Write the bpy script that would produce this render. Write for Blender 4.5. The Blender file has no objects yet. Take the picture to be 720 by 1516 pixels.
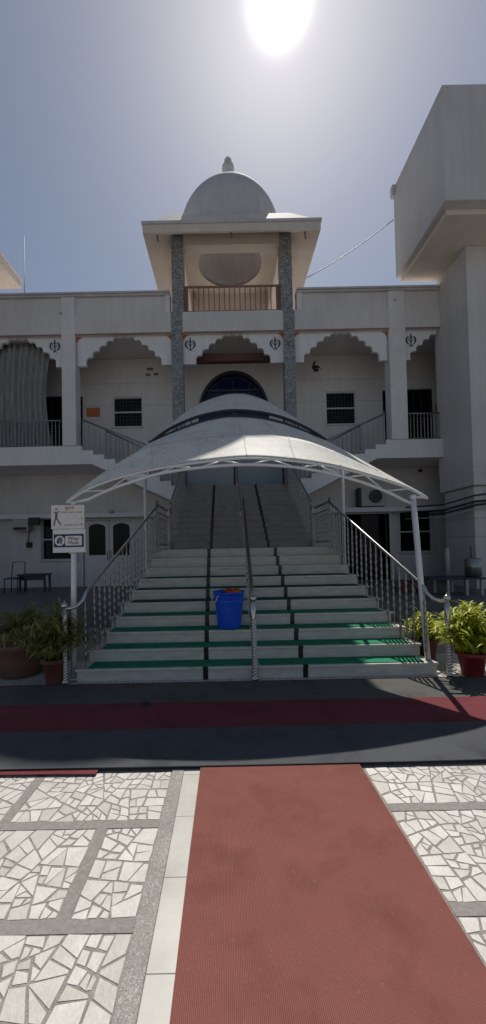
import bpy, math, random
from mathutils import Vector, Matrix
R = math.radians
random.seed(7)
sc = bpy.context.scene
col = sc.collection

# ------------------------------------------------------------------ camera geometry
FP, PX, PY, PITCH, ROLL, EYE = 540.0, 335.0, 798.7, R(1.2), 0.02, 1.6
def ray(u, v):
    dx, dy = (u-PX)/FP, (PY-v)/FP
    X = dx*math.cos(ROLL)+dy*math.sin(ROLL); Y = -dx*math.sin(ROLL)+dy*math.cos(ROLL)
    return X, math.cos(PITCH)-Y*math.sin(PITCH), Y*math.cos(PITCH)+math.sin(PITCH)
def at(u, v, Y):
    a, f, w = ray(u, v)
    return Vector((a/f*Y, Y, EYE+w/f*Y))
def ax(u, v, Y): return at(u, v, Y).x
def az(u, v, Y): return at(u, v, Y).z

# ------------------------------------------------------------------ materials
def node(nt, t, **kw):
    n = nt.nodes.new(t)
    for k, v in kw.items(): setattr(n, k, v)
    return n
def mat(name, colr, rough=.6, metal=0, var=.12, scale=3., bump=0., bscale=60., spec=.5, stain=None, coords='Object', stretch=None, streak=0.):
    m = bpy.data.materials.new(name); m.use_nodes = True; nt = m.node_tree
    b = nt.nodes['Principled BSDF']; b.inputs['Roughness'].default_value = rough
    b.inputs['Metallic'].default_value = metal; b.inputs['Specular IOR Level'].default_value = spec
    tc = node(nt, 'ShaderNodeTexCoord')
    mp = node(nt, 'ShaderNodeMapping'); nt.links.new(tc.outputs[coords], mp.inputs['Vector'])
    if stretch: mp.inputs['Scale'].default_value = stretch
    n = node(nt, 'ShaderNodeTexNoise'); n.inputs['Scale'].default_value = scale; n.inputs['Detail'].default_value = 8
    n.inputs['Roughness'].default_value = .65
    nt.links.new(mp.outputs[0], n.inputs['Vector'])
    r = node(nt, 'ShaderNodeValToRGB')
    c0 = [max(0, c*(1-var)) for c in colr]; c1 = [min(1, c*(1+var)) for c in colr]
    if stain: c0 = stain
    r.color_ramp.elements[0].position = .3; r.color_ramp.elements[1].position = .7 if not stain else .5
    r.color_ramp.elements[0].color = (*c0, 1); r.color_ramp.elements[1].color = (*c1, 1)
    nt.links.new(n.outputs['Fac'], r.inputs['Fac']); nt.links.new(r.outputs[0], b.inputs['Base Color'])
    if streak:
        m3 = node(nt, 'ShaderNodeMapping'); m3.inputs['Scale'].default_value = (5, 5, .28); nt.links.new(tc.outputs['Object'], m3.inputs['Vector'])
        n5 = node(nt, 'ShaderNodeTexNoise'); n5.inputs['Scale'].default_value = 1.3; n5.inputs['Detail'].default_value = 7; n5.inputs['Roughness'].default_value = .7
        nt.links.new(m3.outputs[0], n5.inputs['Vector'])
        n6 = node(nt, 'ShaderNodeTexNoise'); n6.inputs['Scale'].default_value = .55; n6.inputs['Detail'].default_value = 5
        nt.links.new(tc.outputs['Object'], n6.inputs['Vector'])
        q = node(nt, 'ShaderNodeMath', operation='MULTIPLY'); nt.links.new(n5.outputs['Fac'], q.inputs[0]); nt.links.new(n6.outputs['Fac'], q.inputs[1])
        q2 = node(nt, 'ShaderNodeMapRange'); q2.inputs['From Min'].default_value = .17; q2.inputs['From Max'].default_value = .30
        q2.inputs['To Min'].default_value = 1-streak; q2.inputs['To Max'].default_value = 1.0; nt.links.new(q.outputs[0], q2.inputs['Value'])
        mm_ = node(nt, 'ShaderNodeMix', data_type='RGBA', blend_type='MULTIPLY'); mm_.inputs['Factor'].default_value = 1
        nt.links.new(r.outputs[0], mm_.inputs['A']); nt.links.new(q2.outputs[0], mm_.inputs['B']); nt.links.new(mm_.outputs['Result'], b.inputs['Base Color'])
    if bump:
        n2 = node(nt, 'ShaderNodeTexNoise'); n2.inputs['Scale'].default_value = bscale; n2.inputs['Detail'].default_value = 5
        nt.links.new(tc.outputs[coords], n2.inputs['Vector'])
        bp = node(nt, 'ShaderNodeBump'); bp.inputs['Strength'].default_value = bump; bp.inputs['Distance'].default_value = .01
        nt.links.new(n2.outputs['Fac'], bp.inputs['Height']); nt.links.new(bp.outputs[0], b.inputs['Normal'])
    return m
def vor_mat(name, cols, grout, scale, gw, rough=.5, bump=.4, coords='Object', chip_rand=1.):
    """cells of random colour with a joint between them (crazy paving, mosaic chips, pebbles)"""
    m = bpy.data.materials.new(name); m.use_nodes = True; nt = m.node_tree
    b = nt.nodes['Principled BSDF']; b.inputs['Roughness'].default_value = rough
    tc = node(nt, 'ShaderNodeTexCoord')
    nz = node(nt, 'ShaderNodeTexNoise'); nz.inputs['Scale'].default_value = scale*.35; nz.inputs['Detail'].default_value = 1
    nt.links.new(tc.outputs[coords], nz.inputs['Vector'])
    mixv = node(nt, 'ShaderNodeMix', data_type='VECTOR', factor_mode='UNIFORM'); mixv.inputs['Factor'].default_value = .035
    nt.links.new(tc.outputs[coords], mixv.inputs['A']); nt.links.new(nz.outputs['Color'], mixv.inputs['B'])
    v1 = node(nt, 'ShaderNodeTexVoronoi', feature='F1'); v2 = node(nt, 'ShaderNodeTexVoronoi', feature='DISTANCE_TO_EDGE')
    for v in (v1, v2):
        v.inputs['Scale'].default_value = scale; v.inputs['Randomness'].default_value = chip_rand
        nt.links.new(mixv.outputs['Result'], v.inputs['Vector'])
    sp = node(nt, 'ShaderNodeSeparateColor'); nt.links.new(v1.outputs['Color'], sp.inputs[0])
    r = node(nt, 'ShaderNodeValToRGB'); r.color_ramp.interpolation = 'CONSTANT' if len(cols) > 3 else 'LINEAR'
    while len(r.color_ramp.elements) < len(cols): r.color_ramp.elements.new(.5)
    for i, c in enumerate(cols):
        r.color_ramp.elements[i].position = i/max(1, len(cols)-(0 if len(cols) > 3 else 1)); r.color_ramp.elements[i].color = (*c, 1)
    nt.links.new(sp.outputs[0], r.inputs['Fac'])
    n3 = node(nt, 'ShaderNodeTexNoise'); n3.inputs['Scale'].default_value = 5; n3.inputs['Detail'].default_value = 8
    nt.links.new(tc.outputs[coords], n3.inputs['Vector'])
    r3 = node(nt, 'ShaderNodeMapRange'); r3.inputs['From Min'].default_value = .25; r3.inputs['From Max'].default_value = .75
    r3.inputs['To Min'].default_value = .70; r3.inputs['To Max'].default_value = 1.1
    nt.links.new(n3.outputs['Fac'], r3.inputs['Value'])
    mulc = node(nt, 'ShaderNodeMix', data_type='RGBA', blend_type='MULTIPLY'); mulc.inputs['Factor'].default_value = 1
    nt.links.new(r.outputs[0], mulc.inputs['A']); nt.links.new(r3.outputs[0], mulc.inputs['B'])
    nj = node(nt, 'ShaderNodeTexNoise'); nj.inputs['Scale'].default_value = scale*4
    nt.links.new(tc.outputs[coords], nj.inputs['Vector'])
    ad = node(nt, 'ShaderNodeMath', operation='MULTIPLY_ADD'); ad.inputs[1].default_value = gw*.9; ad.inputs[2].default_value = -gw*.45
    nt.links.new(nj.outputs['Fac'], ad.inputs[0])
    dd = node(nt, 'ShaderNodeMath', operation='ADD'); nt.links.new(v2.outputs['Distance'], dd.inputs[0]); nt.links.new(ad.outputs[0], dd.inputs[1])
    e = node(nt, 'ShaderNodeMapRange'); e.inputs['From Min'].default_value = gw*.8; e.inputs['From Max'].default_value = gw*1.25
    nt.links.new(dd.outputs[0], e.inputs['Value'])
    mx = node(nt, 'ShaderNodeMix', data_type='RGBA'); nt.links.new(e.outputs[0], mx.inputs['Factor'])
    mx.inputs['A'].default_value = (*grout, 1); nt.links.new(mulc.outputs['Result'], mx.inputs['B'])
    nt.links.new(mx.outputs['Result'], b.inputs['Base Color'])
    bp = node(nt, 'ShaderNodeBump'); bp.inputs['Strength'].default_value = bump; bp.inputs['Distance'].default_value = .004
    nt.links.new(e.outputs[0], bp.inputs['Height']); nt.links.new(bp.outputs[0], b.inputs['Normal'])
    return m
def carpet_mat(name, colr, worn, rib=160., axis='X', var=.25):
    m = mat(name, colr, .95, var=var, scale=2.5, spec=.1, stain=worn)
    nt = m.node_tree; b = nt.nodes['Principled BSDF']; tc = [n for n in nt.nodes if n.type == 'TEX_COORD'][0]
    base = b.inputs['Base Color'].links[0].from_socket
    w = node(nt, 'ShaderNodeTexWave', bands_direction=axis); w.inputs['Scale'].default_value = rib/ (2*math.pi)*1.0
    w.inputs['Distortion'].default_value = .6; w.inputs['Detail'].default_value = 1
    nt.links.new(tc.outputs['Object'], w.inputs['Vector'])
    w2 = node(nt, 'ShaderNodeTexNoise'); w2.inputs['Scale'].default_value = 220; nt.links.new(tc.outputs['Object'], w2.inputs['Vector'])
    mm = node(nt, 'ShaderNodeMath', operation='MULTIPLY'); nt.links.new(w.outputs['Fac'], mm.inputs[0]); nt.links.new(w2.outputs['Fac'], mm.inputs[1])
    mr = node(nt, 'ShaderNodeMapRange'); mr.inputs['From Max'].default_value = .6; mr.inputs['To Min'].default_value = .62; mr.inputs['To Max'].default_value = 1.25
    nt.links.new(mm.outputs[0], mr.inputs['Value'])
    mx = node(nt, 'ShaderNodeMix', data_type='RGBA', blend_type='MULTIPLY'); mx.inputs['Factor'].default_value = 1
    nt.links.new(base, mx.inputs['A']); nt.links.new(mr.outputs[0], mx.inputs['B'])
    # worn lane and dust, a look of the carpet itself
    n4 = node(nt, 'ShaderNodeTexNoise'); n4.inputs['Scale'].default_value = 1.1; n4.inputs['Detail'].default_value = 6
    nt.links.new(tc.outputs['Object'], n4.inputs['Vector'])
    r4 = node(nt, 'ShaderNodeMapRange'); r4.inputs['From Min'].default_value = .35; r4.inputs['From Max'].default_value = .7
    r4.inputs['To Min'].default_value = 0; r4.inputs['To Max'].default_value = .18
    nt.links.new(n4.outputs['Fac'], r4.inputs['Value'])
    m2 = node(nt, 'ShaderNodeMix', data_type='RGBA'); nt.links.new(r4.outputs[0], m2.inputs['Factor'])
    nt.links.new(mx.outputs['Result'], m2.inputs['A']); m2.inputs['B'].default_value = (*[min(1, c*1.25+.02) for c in colr], 1)
    nt.links.new(m2.outputs['Result'], b.inputs['Base Color'])
    bp = node(nt, 'ShaderNodeBump'); bp.inputs['Strength'].default_value = .5; bp.inputs['Distance'].default_value = .004
    nt.links.new(mm.outputs[0], bp.inputs['Height'])
    n7 = node(nt, 'ShaderNodeTexNoise'); n7.inputs['Scale'].default_value = 2.2; n7.inputs['Detail'].default_value = 2; nt.links.new(tc.outputs['Object'], n7.inputs['Vector'])
    bp2 = node(nt, 'ShaderNodeBump'); bp2.inputs['Strength'].default_value = .6; bp2.inputs['Distance'].default_value = .06
    nt.links.new(n7.outputs['Fac'], bp2.inputs['Height']); nt.links.new(bp.outputs[0], bp2.inputs['Normal']); nt.links.new(bp2.outputs[0], b.inputs['Normal'])
    n8 = node(nt, 'ShaderNodeTexNoise'); n8.inputs['Scale'].default_value = 45; n8.inputs['Detail'].default_value = 6; nt.links.new(tc.outputs['Object'], n8.inputs['Vector'])
    r8 = node(nt, 'ShaderNodeMapRange'); r8.inputs['From Min'].default_value = .64; r8.inputs['From Max'].default_value = .74; r8.inputs['To Max'].default_value = .10; nt.links.new(n8.outputs['Fac'], r8.inputs['Value'])
    m9 = node(nt, 'ShaderNodeMix', data_type='RGBA'); nt.links.new(r8.outputs[0], m9.inputs['Factor']); nt.links.new(m2.outputs['Result'], m9.inputs['A']); m9.inputs['B'].default_value = (.36,.32,.28,1)
    nt.links.new(m9.outputs['Result'], b.inputs['Base Color'])
    return m

M = dict(
 paint = mat('white_paint', (.64,.605,.58), .75, var=.07, scale=1.6, bump=.2, bscale=25, stretch=(1,1,.35), streak=.08),
 paint2 = mat('cool_white_paint', (.70,.675,.66), .7, var=.06, scale=2, bump=.1, streak=.07),
 trimpaint = mat('bright_white_trim', (.76,.74,.73), .7, var=.05, scale=3, bump=.1, streak=.10),
 cream = mat('cream_paint', (.66,.58,.50), .75, var=.08, scale=2, bump=.1),
 tower = mat('tower_paint', (.58,.555,.54), .8, var=.05, scale=.8, bump=.2, bscale=20, stretch=(1,1,.3), streak=.10),
 dome = mat('dome_plaster', (.56,.53,.53), .8, var=.09, scale=2.5, bump=.2, stretch=(1,1,.5), streak=.12),
 orange = mat('orange_paint', (.50,.14,.05), .7),
 brownred = mat('brown_red_band', (.13,.055,.045), .7),
 dark = mat('dark_interior', (.02,.02,.022), .8),
 frame = mat('window_frame_white', (.55,.53,.53), .5),
 black = mat('black_granite', (.012,.012,.014), .35, var=.5, scale=40),
 steel = mat('stainless_steel', (.55,.53,.52), .28, 1., var=.08, scale=20),
 steeld = mat('dark_steel', (.30,.285,.28), .36, .85, var=.3, scale=20),
 whitemetal = mat('white_painted_metal', (.72,.72,.72), .4, var=.05, scale=8),
 riser = mat('riser_marble', (.56,.545,.49), .45, var=.16, scale=5, stretch=(1,1,3)),
 tread = mat('tread_marble', (.60,.58,.53), .35, var=.15, scale=6),
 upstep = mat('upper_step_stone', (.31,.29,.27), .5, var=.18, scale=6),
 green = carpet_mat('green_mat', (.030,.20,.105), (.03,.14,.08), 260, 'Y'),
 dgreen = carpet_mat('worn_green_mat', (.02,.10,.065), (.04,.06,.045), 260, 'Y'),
 red = carpet_mat('red_carpet', (.190,.074,.060), (.172,.066,.053), 300, 'X'),
 redrow = carpet_mat('maroon_carpet', (.15,.040,.045), (.125,.034,.038), 200, 'Y'),
 greyrow = carpet_mat('grey_carpet', (.10,.10,.092), (.075,.075,.07), 200, 'Y'),
 navyrow = carpet_mat('charcoal_carpet', (.075,.078,.084), (.058,.060,.066), 200, 'Y'),
 pot = mat('red_plastic_pot', (.24,.022,.02), .45, var=.2, scale=6),
 terracotta = mat('brown_clay_pot', (.15,.055,.04), .75, var=.25, scale=6, bump=.3),
 soil = mat('soil', (.03,.02,.015), .95, bump=.6),
 stem = mat('stem', (.10,.11,.03), .7),
 leafb = mat('bright_leaf', (.46,.50,.04), .45, var=.45, scale=9),
 leafd = mat('dull_leaf', (.26,.25,.07), .5, var=.5, scale=9),
 blue = mat('blue_plastic', (.008,.085,.62), .38, var=.1, scale=6, spec=.4),
 palebluemetal = mat('pale_handle', (.45,.50,.62), .4),
 cloth = mat('red_cloth', (.65,.05,.03), .9, var=.3, scale=12),
 clotho = mat('orange_cloth', (.60,.14,.02), .9, var=.3, scale=12),
 clothk = mat('black_cloth', (.012,.012,.015), .9),
 emblem = mat('emblem_green', (.012,.035,.035), .6),
 ink = mat('sign_ink_grey', (.16,.15,.17), .8),
 inkred = mat('sign_ink_red', (.42,.10,.07), .8),
 navy = mat('sign_navy', (.02,.018,.09), .5),
 signw = mat('sign_white', (.74,.70,.66), .6, var=.06, scale=12),
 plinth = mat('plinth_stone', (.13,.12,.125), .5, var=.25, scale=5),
 maroonwall = mat('maroon_plinth', (.11,.03,.03), .6, var=.3),
 brownbin = mat('brown_planter', (.16,.085,.06), .7, var=.2, scale=3),
 benchm = mat('dark_bench', (.03,.032,.045), .45, .2),
 acw = mat('ac_casing', (.42,.41,.39), .5, var=.1),
 blackp = mat('black_plastic', (.012,.012,.012), .5),
 curtain = mat('curtain_cloth', (.25,.245,.24), .9, var=.35, scale=8, stretch=(5,1,.3)),
 entry = mat('entry_door_panel', (.33,.36,.38), .35, var=.1),
 entryg = mat('entry_door_grey', (.40,.42,.41), .35, var=.1),
 rust = mat('rusty_strip', (.26,.15,.11), .8),
 marble = mat('white_marble_border', (.47,.455,.41), .35, var=.18, scale=2.5),
 band = mat('grey_paving_band', (.25,.228,.21), .85, var=.2, scale=40, bump=.4),
 ground = mat('ground_concrete', (.20,.19,.18), .9, var=.2, scale=1),
)
def glass(name, c, rough=.12):
    m = mat(name, c, rough, var=.2, scale=2); m.node_tree.nodes['Principled BSDF'].inputs['Specular IOR Level'].default_value = .35; return m
M['glass'] = glass('dark_glass', (.008,.008,.011)); M['glass'].node_tree.nodes['Principled BSDF'].inputs['Specular IOR Level'].default_value = .12; M['blueglass'] = glass('blue_glass', (.008,.014,.06), .06)
M['paving'] = vor_mat('crazy_paving', [(.47,.43,.385), (.58,.55,.505), (.40,.365,.33)], (.21,.18,.155), 15.5, .042)
M['grout'] = mat('paving_grout', (.29,.26,.235), .9, var=.25, scale=30, bump=.6, bscale=220)
def stone_mat():
    m = mat('paving_stone', (.60,.585,.555), .5, var=.10, scale=14, bump=.25, bscale=60, streak=0); nt = m.node_tree; b = nt.nodes['Principled BSDF']
    g = node(nt, 'ShaderNodeNewGeometry'); r = node(nt, 'ShaderNodeValToRGB'); r.color_ramp.interpolation = 'LINEAR'
    for i, (p, c) in enumerate(((0, (.82,.79,.75)), (.25, (.94,.92,.89)), (.55, (1,.98,.95)), (.85, (1.08,1.06,1.04)), (1, (.90,.88,.87)))):
        e = r.color_ramp.elements[i] if i < 2 else r.color_ramp.elements.new(p)
        e.position = p; e.color = (*c, 1)
    nt.links.new(g.outputs['Random Per Island'], r.inputs['Fac'])
    src = b.inputs['Base Color'].links[0].from_socket
    tc = [n for n in nt.nodes if n.type == 'TEX_COORD'][0]
    n1 = node(nt, 'ShaderNodeTexNoise'); n1.inputs['Scale'].default_value = 1.3; n1.inputs['Detail'].default_value = 8; n1.inputs['Roughness'].default_value = .7; nt.links.new(tc.outputs['Object'], n1.inputs['Vector'])
    mr = node(nt, 'ShaderNodeMapRange'); mr.inputs['From Min'].default_value = .35; mr.inputs['From Max'].default_value = .6; mr.inputs['To Min'].default_value = .80; mr.inputs['To Max'].default_value = 1.0; nt.links.new(n1.outputs['Fac'], mr.inputs['Value'])
    a = node(nt, 'ShaderNodeMix', data_type='RGBA', blend_type='MULTIPLY'); a.inputs['Factor'].default_value = 1; nt.links.new(src, a.inputs['A']); nt.links.new(r.outputs[0], a.inputs['B'])
    c = node(nt, 'ShaderNodeMix', data_type='RGBA', blend_type='MULTIPLY'); c.inputs['Factor'].default_value = 1; nt.links.new(a.outputs['Result'], c.inputs['A']); nt.links.new(mr.outputs[0], c.inputs['B'])
    nt.links.new(c.outputs['Result'], b.inputs['Base Color']); return m
M['stone'] = stone_mat()
M['mosaic'] = vor_mat('mosaic_chips', [(.20,.205,.20), (.36,.35,.35), (.15,.19,.17), (.28,.25,.26), (.46,.45,.44), (.14,.14,.145)], (.16,.155,.155), 42, .02, .35, .2)
M['pebble'] = vor_mat('pebble_strip', [(.42,.39,.36), (.33,.30,.28), (.52,.49,.45)], (.22,.20,.18), 120, .06, .8, .5)
# two-sided canopy fabric, lets a little light through
def fabric():
    m = bpy.data.materials.new('canopy_fabric'); m.use_nodes = True; nt = m.node_tree
    b = nt.nodes['Principled BSDF']; b.inputs['Roughness'].default_value = .7
    tc = node(nt, 'ShaderNodeTexCoord')
    n = node(nt, 'ShaderNodeTexNoise'); n.inputs['Scale'].default_value = 3; n.inputs['Detail'].default_value = 9; n.inputs['Roughness'].default_value = .75
    nt.links.new(tc.outputs['Object'], n.inputs['Vector'])
    n2 = node(nt, 'ShaderNodeTexNoise'); n2.inputs['Scale'].default_value = 38; n2.inputs['Detail'].default_value = 5
    nt.links.new(tc.outputs['Object'], n2.inputs['Vector'])
    a = node(nt, 'ShaderNodeMath', operation='MULTIPLY'); nt.links.new(n.outputs['Fac'], a.inputs[0]); nt.links.new(n2.outputs['Fac'], a.inputs[1])
    r = node(nt, 'ShaderNodeValToRGB'); r.color_ramp.elements[0].position = .16; r.color_ramp.elements[1].position = .26
    r.color_ramp.elements[0].color = (.48,.46,.41,1); r.color_ramp.elements[1].color = (.70,.68,.61,1)
    nt.links.new(a.outputs[0], r.inputs['Fac']); nt.links.new(r.outputs[0], b.inputs['Base Color'])
    t = node(nt, 'ShaderNodeBsdfTranslucent'); t.inputs['Color'].default_value = (.5,.48,.45,1)
    mx = node(nt, 'ShaderNodeMixShader'); mx.inputs[0].default_value = .06
    nt.links.new(b.outputs[0], mx.inputs[1]); nt.links.new(t.outputs[0], mx.inputs[2])
    nt.links.new(mx.outputs[0], nt.nodes['Material Output'].inputs['Surface'])
    return m
M['fabric'] = fabric()
for k in ('leafb', 'leafd'):
    nt = M[k].node_tree; b = nt.nodes['Principled BSDF']
    t = node(nt, 'ShaderNodeBsdfTranslucent'); nt.links.new(b.inputs['Base Color'].links[0].from_socket, t.inputs['Color'])
    mx = node(nt, 'ShaderNodeMixShader'); mx.inputs[0].default_value = .4
    nt.links.new(b.outputs[0], mx.inputs[1]); nt.links.new(t.outputs[0], mx.inputs[2])
    nt.links.new(mx.outputs[0], nt.nodes['Material Output'].inputs['Surface'])

# ------------------------------------------------------------------ object helpers
ORG = {}
def tag(o, label=None, cat=None, group=None, kind=None):
    if label: o['label'] = label
    if cat: o['category'] = cat
    if group: o['group'] = group
    if kind: o['kind'] = kind
    return o
def thing(name, label, cat, loc=(0,0,0), group=None):
    o = bpy.data.objects.new(name, None); col.objects.link(o); o.empty_display_size = .2
    o.location = loc; ORG[o.name] = Vector(loc)
    return tag(o, label, cat, group)
class MB:
    def __init__(s): s.v = []; s.f = []; s.sm = []
    def add(s, vs, fs, smooth=False):
        n = len(s.v); s.v += [Vector(v) for v in vs]; s.f += [tuple(i+n for i in f) for f in fs]; s.sm += [smooth]*len(fs); return s
    def box(s, x0, x1, y0, y1, z0, z1):
        x0, x1 = sorted((x0, x1)); y0, y1 = sorted((y0, y1)); z0, z1 = sorted((z0, z1))
        return s.add([(x,y,z) for z in (z0,z1) for y in (y0,y1) for x in (x0,x1)],
                     [(0,2,3,1),(4,5,7,6),(0,1,5,4),(2,6,7,3),(0,4,6,2),(1,3,7,5)])
    def prism(s, poly, fn0, fn1):
        """poly: 2D ring; fn0/fn1 map it to the two 3D caps"""
        n = len(poly); a = [fn0(*p) for p in poly]; b = [fn1(*p) for p in poly]
        fs = [tuple(range(n-1,-1,-1)), tuple(range(n,2*n))] + [(i,(i+1)%n,n+(i+1)%n,n+i) for i in range(n)]
        return s.add(a+b, fs)
    def xz(s, poly, y0, y1): return s.prism(poly, lambda x,z:(x,y0,z), lambda x,z:(x,y1,z))
    def xy(s, poly, z0, z1): return s.prism(poly, lambda x,y:(x,y,z0), lambda x,y:(x,y,z1))
    def yz(s, poly, x0, x1): return s.prism(poly, lambda y,z:(x0,y,z), lambda y,z:(x1,y,z))
    def tube(s, pts, r, n=8, caps=True, smooth=True):
        pts = [Vector(p) for p in pts]; rs = r if isinstance(r, (list, tuple)) else [r]*len(pts)
        up = None; vs = []
        for i, p in enumerate(pts):
            d = (pts[min(i+1, len(pts)-1)]-pts[max(i-1, 0)])
            d = d.normalized() if d.length > 1e-9 else Vector((0,0,1))
            if up is None: up = Vector((0,0,1)) if abs(d.z) < .9 else Vector((0,1,0))
            x = d.cross(up)
            if x.length < 1e-4: x = d.cross(Vector((1,0,0)))
            x.normalize(); y = x.cross(d).normalized(); up = y
            for k in range(n):
                a = 2*math.pi*k/n; vs.append(p+(x*math.cos(a)+y*math.sin(a))*rs[i])
        fs = [(i*n+k, i*n+(k+1)%n, (i+1)*n+(k+1)%n, (i+1)*n+k) for i in range(len(pts)-1) for k in range(n)]
        s.add(vs, fs, smooth)
        if caps:
            b = len(s.v)-len(vs); s.f += [tuple(b+k for k in range(n-1,-1,-1)), tuple(b+(len(pts)-1)*n+k for k in range(n))]; s.sm += [False]*2
        return s
    def lathe(s, prof, c=(0,0,0), n=24, smooth=True, lobes=0, amp=0, twist=0, caps=True):
        vs = []
        for r, z in prof:
            for k in range(n):
                a = 2*math.pi*k/n; rr = r*(1+(amp*math.cos(lobes*(a)-twist*z) if lobes else 0))
                vs.append((c[0]+rr*math.cos(a), c[1]+rr*math.sin(a), c[2]+z))
        fs = [(i*n+k, i*n+(k+1)%n, (i+1)*n+(k+1)%n, (i+1)*n+k) for i in range(len(prof)-1) for k in range(n)]
        s.add(vs, fs, smooth)
        b = len(s.v)-len(vs)
        if caps: s.f += [tuple(b+k for k in range(n-1,-1,-1)), tuple(b+(len(prof)-1)*n+k for k in range(n))]; s.sm += [False]*2
        return s
    def grid(s, rows, smooth=True):
        n = len(rows[0]); vs = [p for r in rows for p in r]
        return s.add(vs, [(i*n+k, i*n+k+1, (i+1)*n+k+1, (i+1)*n+k) for i in range(len(rows)-1) for k in range(n-1)], smooth)
    def build(s, name, m, parent=None, label=None, cat=None, group=None, kind=None, bevel=0, solid=0):
        if parent is not None: o0 = ORG[parent.name]
        else:
            xs = [v.x for v in s.v]; ys = [v.y for v in s.v]; zs = [v.z for v in s.v]
            o0 = Vector(((min(xs)+max(xs))/2, (min(ys)+max(ys))/2, min(zs))) if kind != 'structure' else Vector((0,0,0))
        me = bpy.data.meshes.new(name); me.from_pydata([tuple(v-o0) for v in s.v], [], s.f)
        for p, q in zip(me.polygons, s.sm): p.use_smooth = q
        me.materials.append(M[m] if isinstance(m, str) else m); me.update()
        import bmesh
        bm = bmesh.new(); bm.from_mesh(me); bmesh.ops.recalc_face_normals(bm, faces=bm.faces); bm.to_mesh(me); bm.free()
        o = bpy.data.objects.new(name, me); col.objects.link(o)
        if parent is None: o.location = o0
        else: o.parent = parent
        ORG[o.name] = o0.copy()
        if bevel:
            b = o.modifiers.new('bevel', 'BEVEL'); b.width = bevel; b.segments = 2; b.limit_method = 'ANGLE'
        if solid:
            b = o.modifiers.new('solid', 'SOLIDIFY'); b.thickness = solid; b.offset = 0
        return tag(o, label, cat, group, kind)
def dup(o, parent=None, loc=None, name=None):
    c = o.copy(); col.objects.link(c)
    if loc is not None: c.location = loc
    if parent is not None: c.parent = parent
    ORG[c.name] = ORG.get(o.name, Vector((0,0,0)))
    return c
def grid_wall(mb, x0, x1, z0, z1, y0, y1, holes):
    xs = sorted({x0, x1, *[min(max(h[i], x0), x1) for h in holes for i in (0,1)]})
    zs = sorted({z0, z1, *[min(max(h[i], z0), z1) for h in holes for i in (2,3)]})
    for a, b in zip(zs, zs[1:]):
        run = None
        for c, d in zip(xs, xs[1:]):
            mx, mz = (c+d)/2, (a+b)/2
            hole = any(h[0] < mx < h[1] and h[2] < mz < h[3] for h in holes)
            if hole:
                if run is not None: mb.box(run, c, y0, y1, a, b); run = None
            elif run is None: run = c
        if run is not None: mb.box(run, x1, y0, y1, a, b)
    return mb
def text_mesh(name, body, size, m, parent, loc, rot=(math.pi/2,0,0), label=None, depth=.001):
    cu = bpy.data.curves.new(name, 'FONT'); cu.body = body; cu.size = size; cu.extrude = depth
    cu.align_x = 'CENTER'; cu.align_y = 'CENTER'
    t = bpy.data.objects.new(name+'_src', cu); col.objects.link(t)
    dg = bpy.context.evaluated_depsgraph_get(); me = bpy.data.meshes.new_from_object(t.evaluated_get(dg))
    bpy.data.objects.remove(t); me.materials.clear(); me.materials.append(M[m])
    o = bpy.data.objects.new(name, me); col.objects.link(o); o.parent = parent
    o.location = Vector(loc)-ORG[parent.name]; o.rotation_euler = rot
    return o

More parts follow.
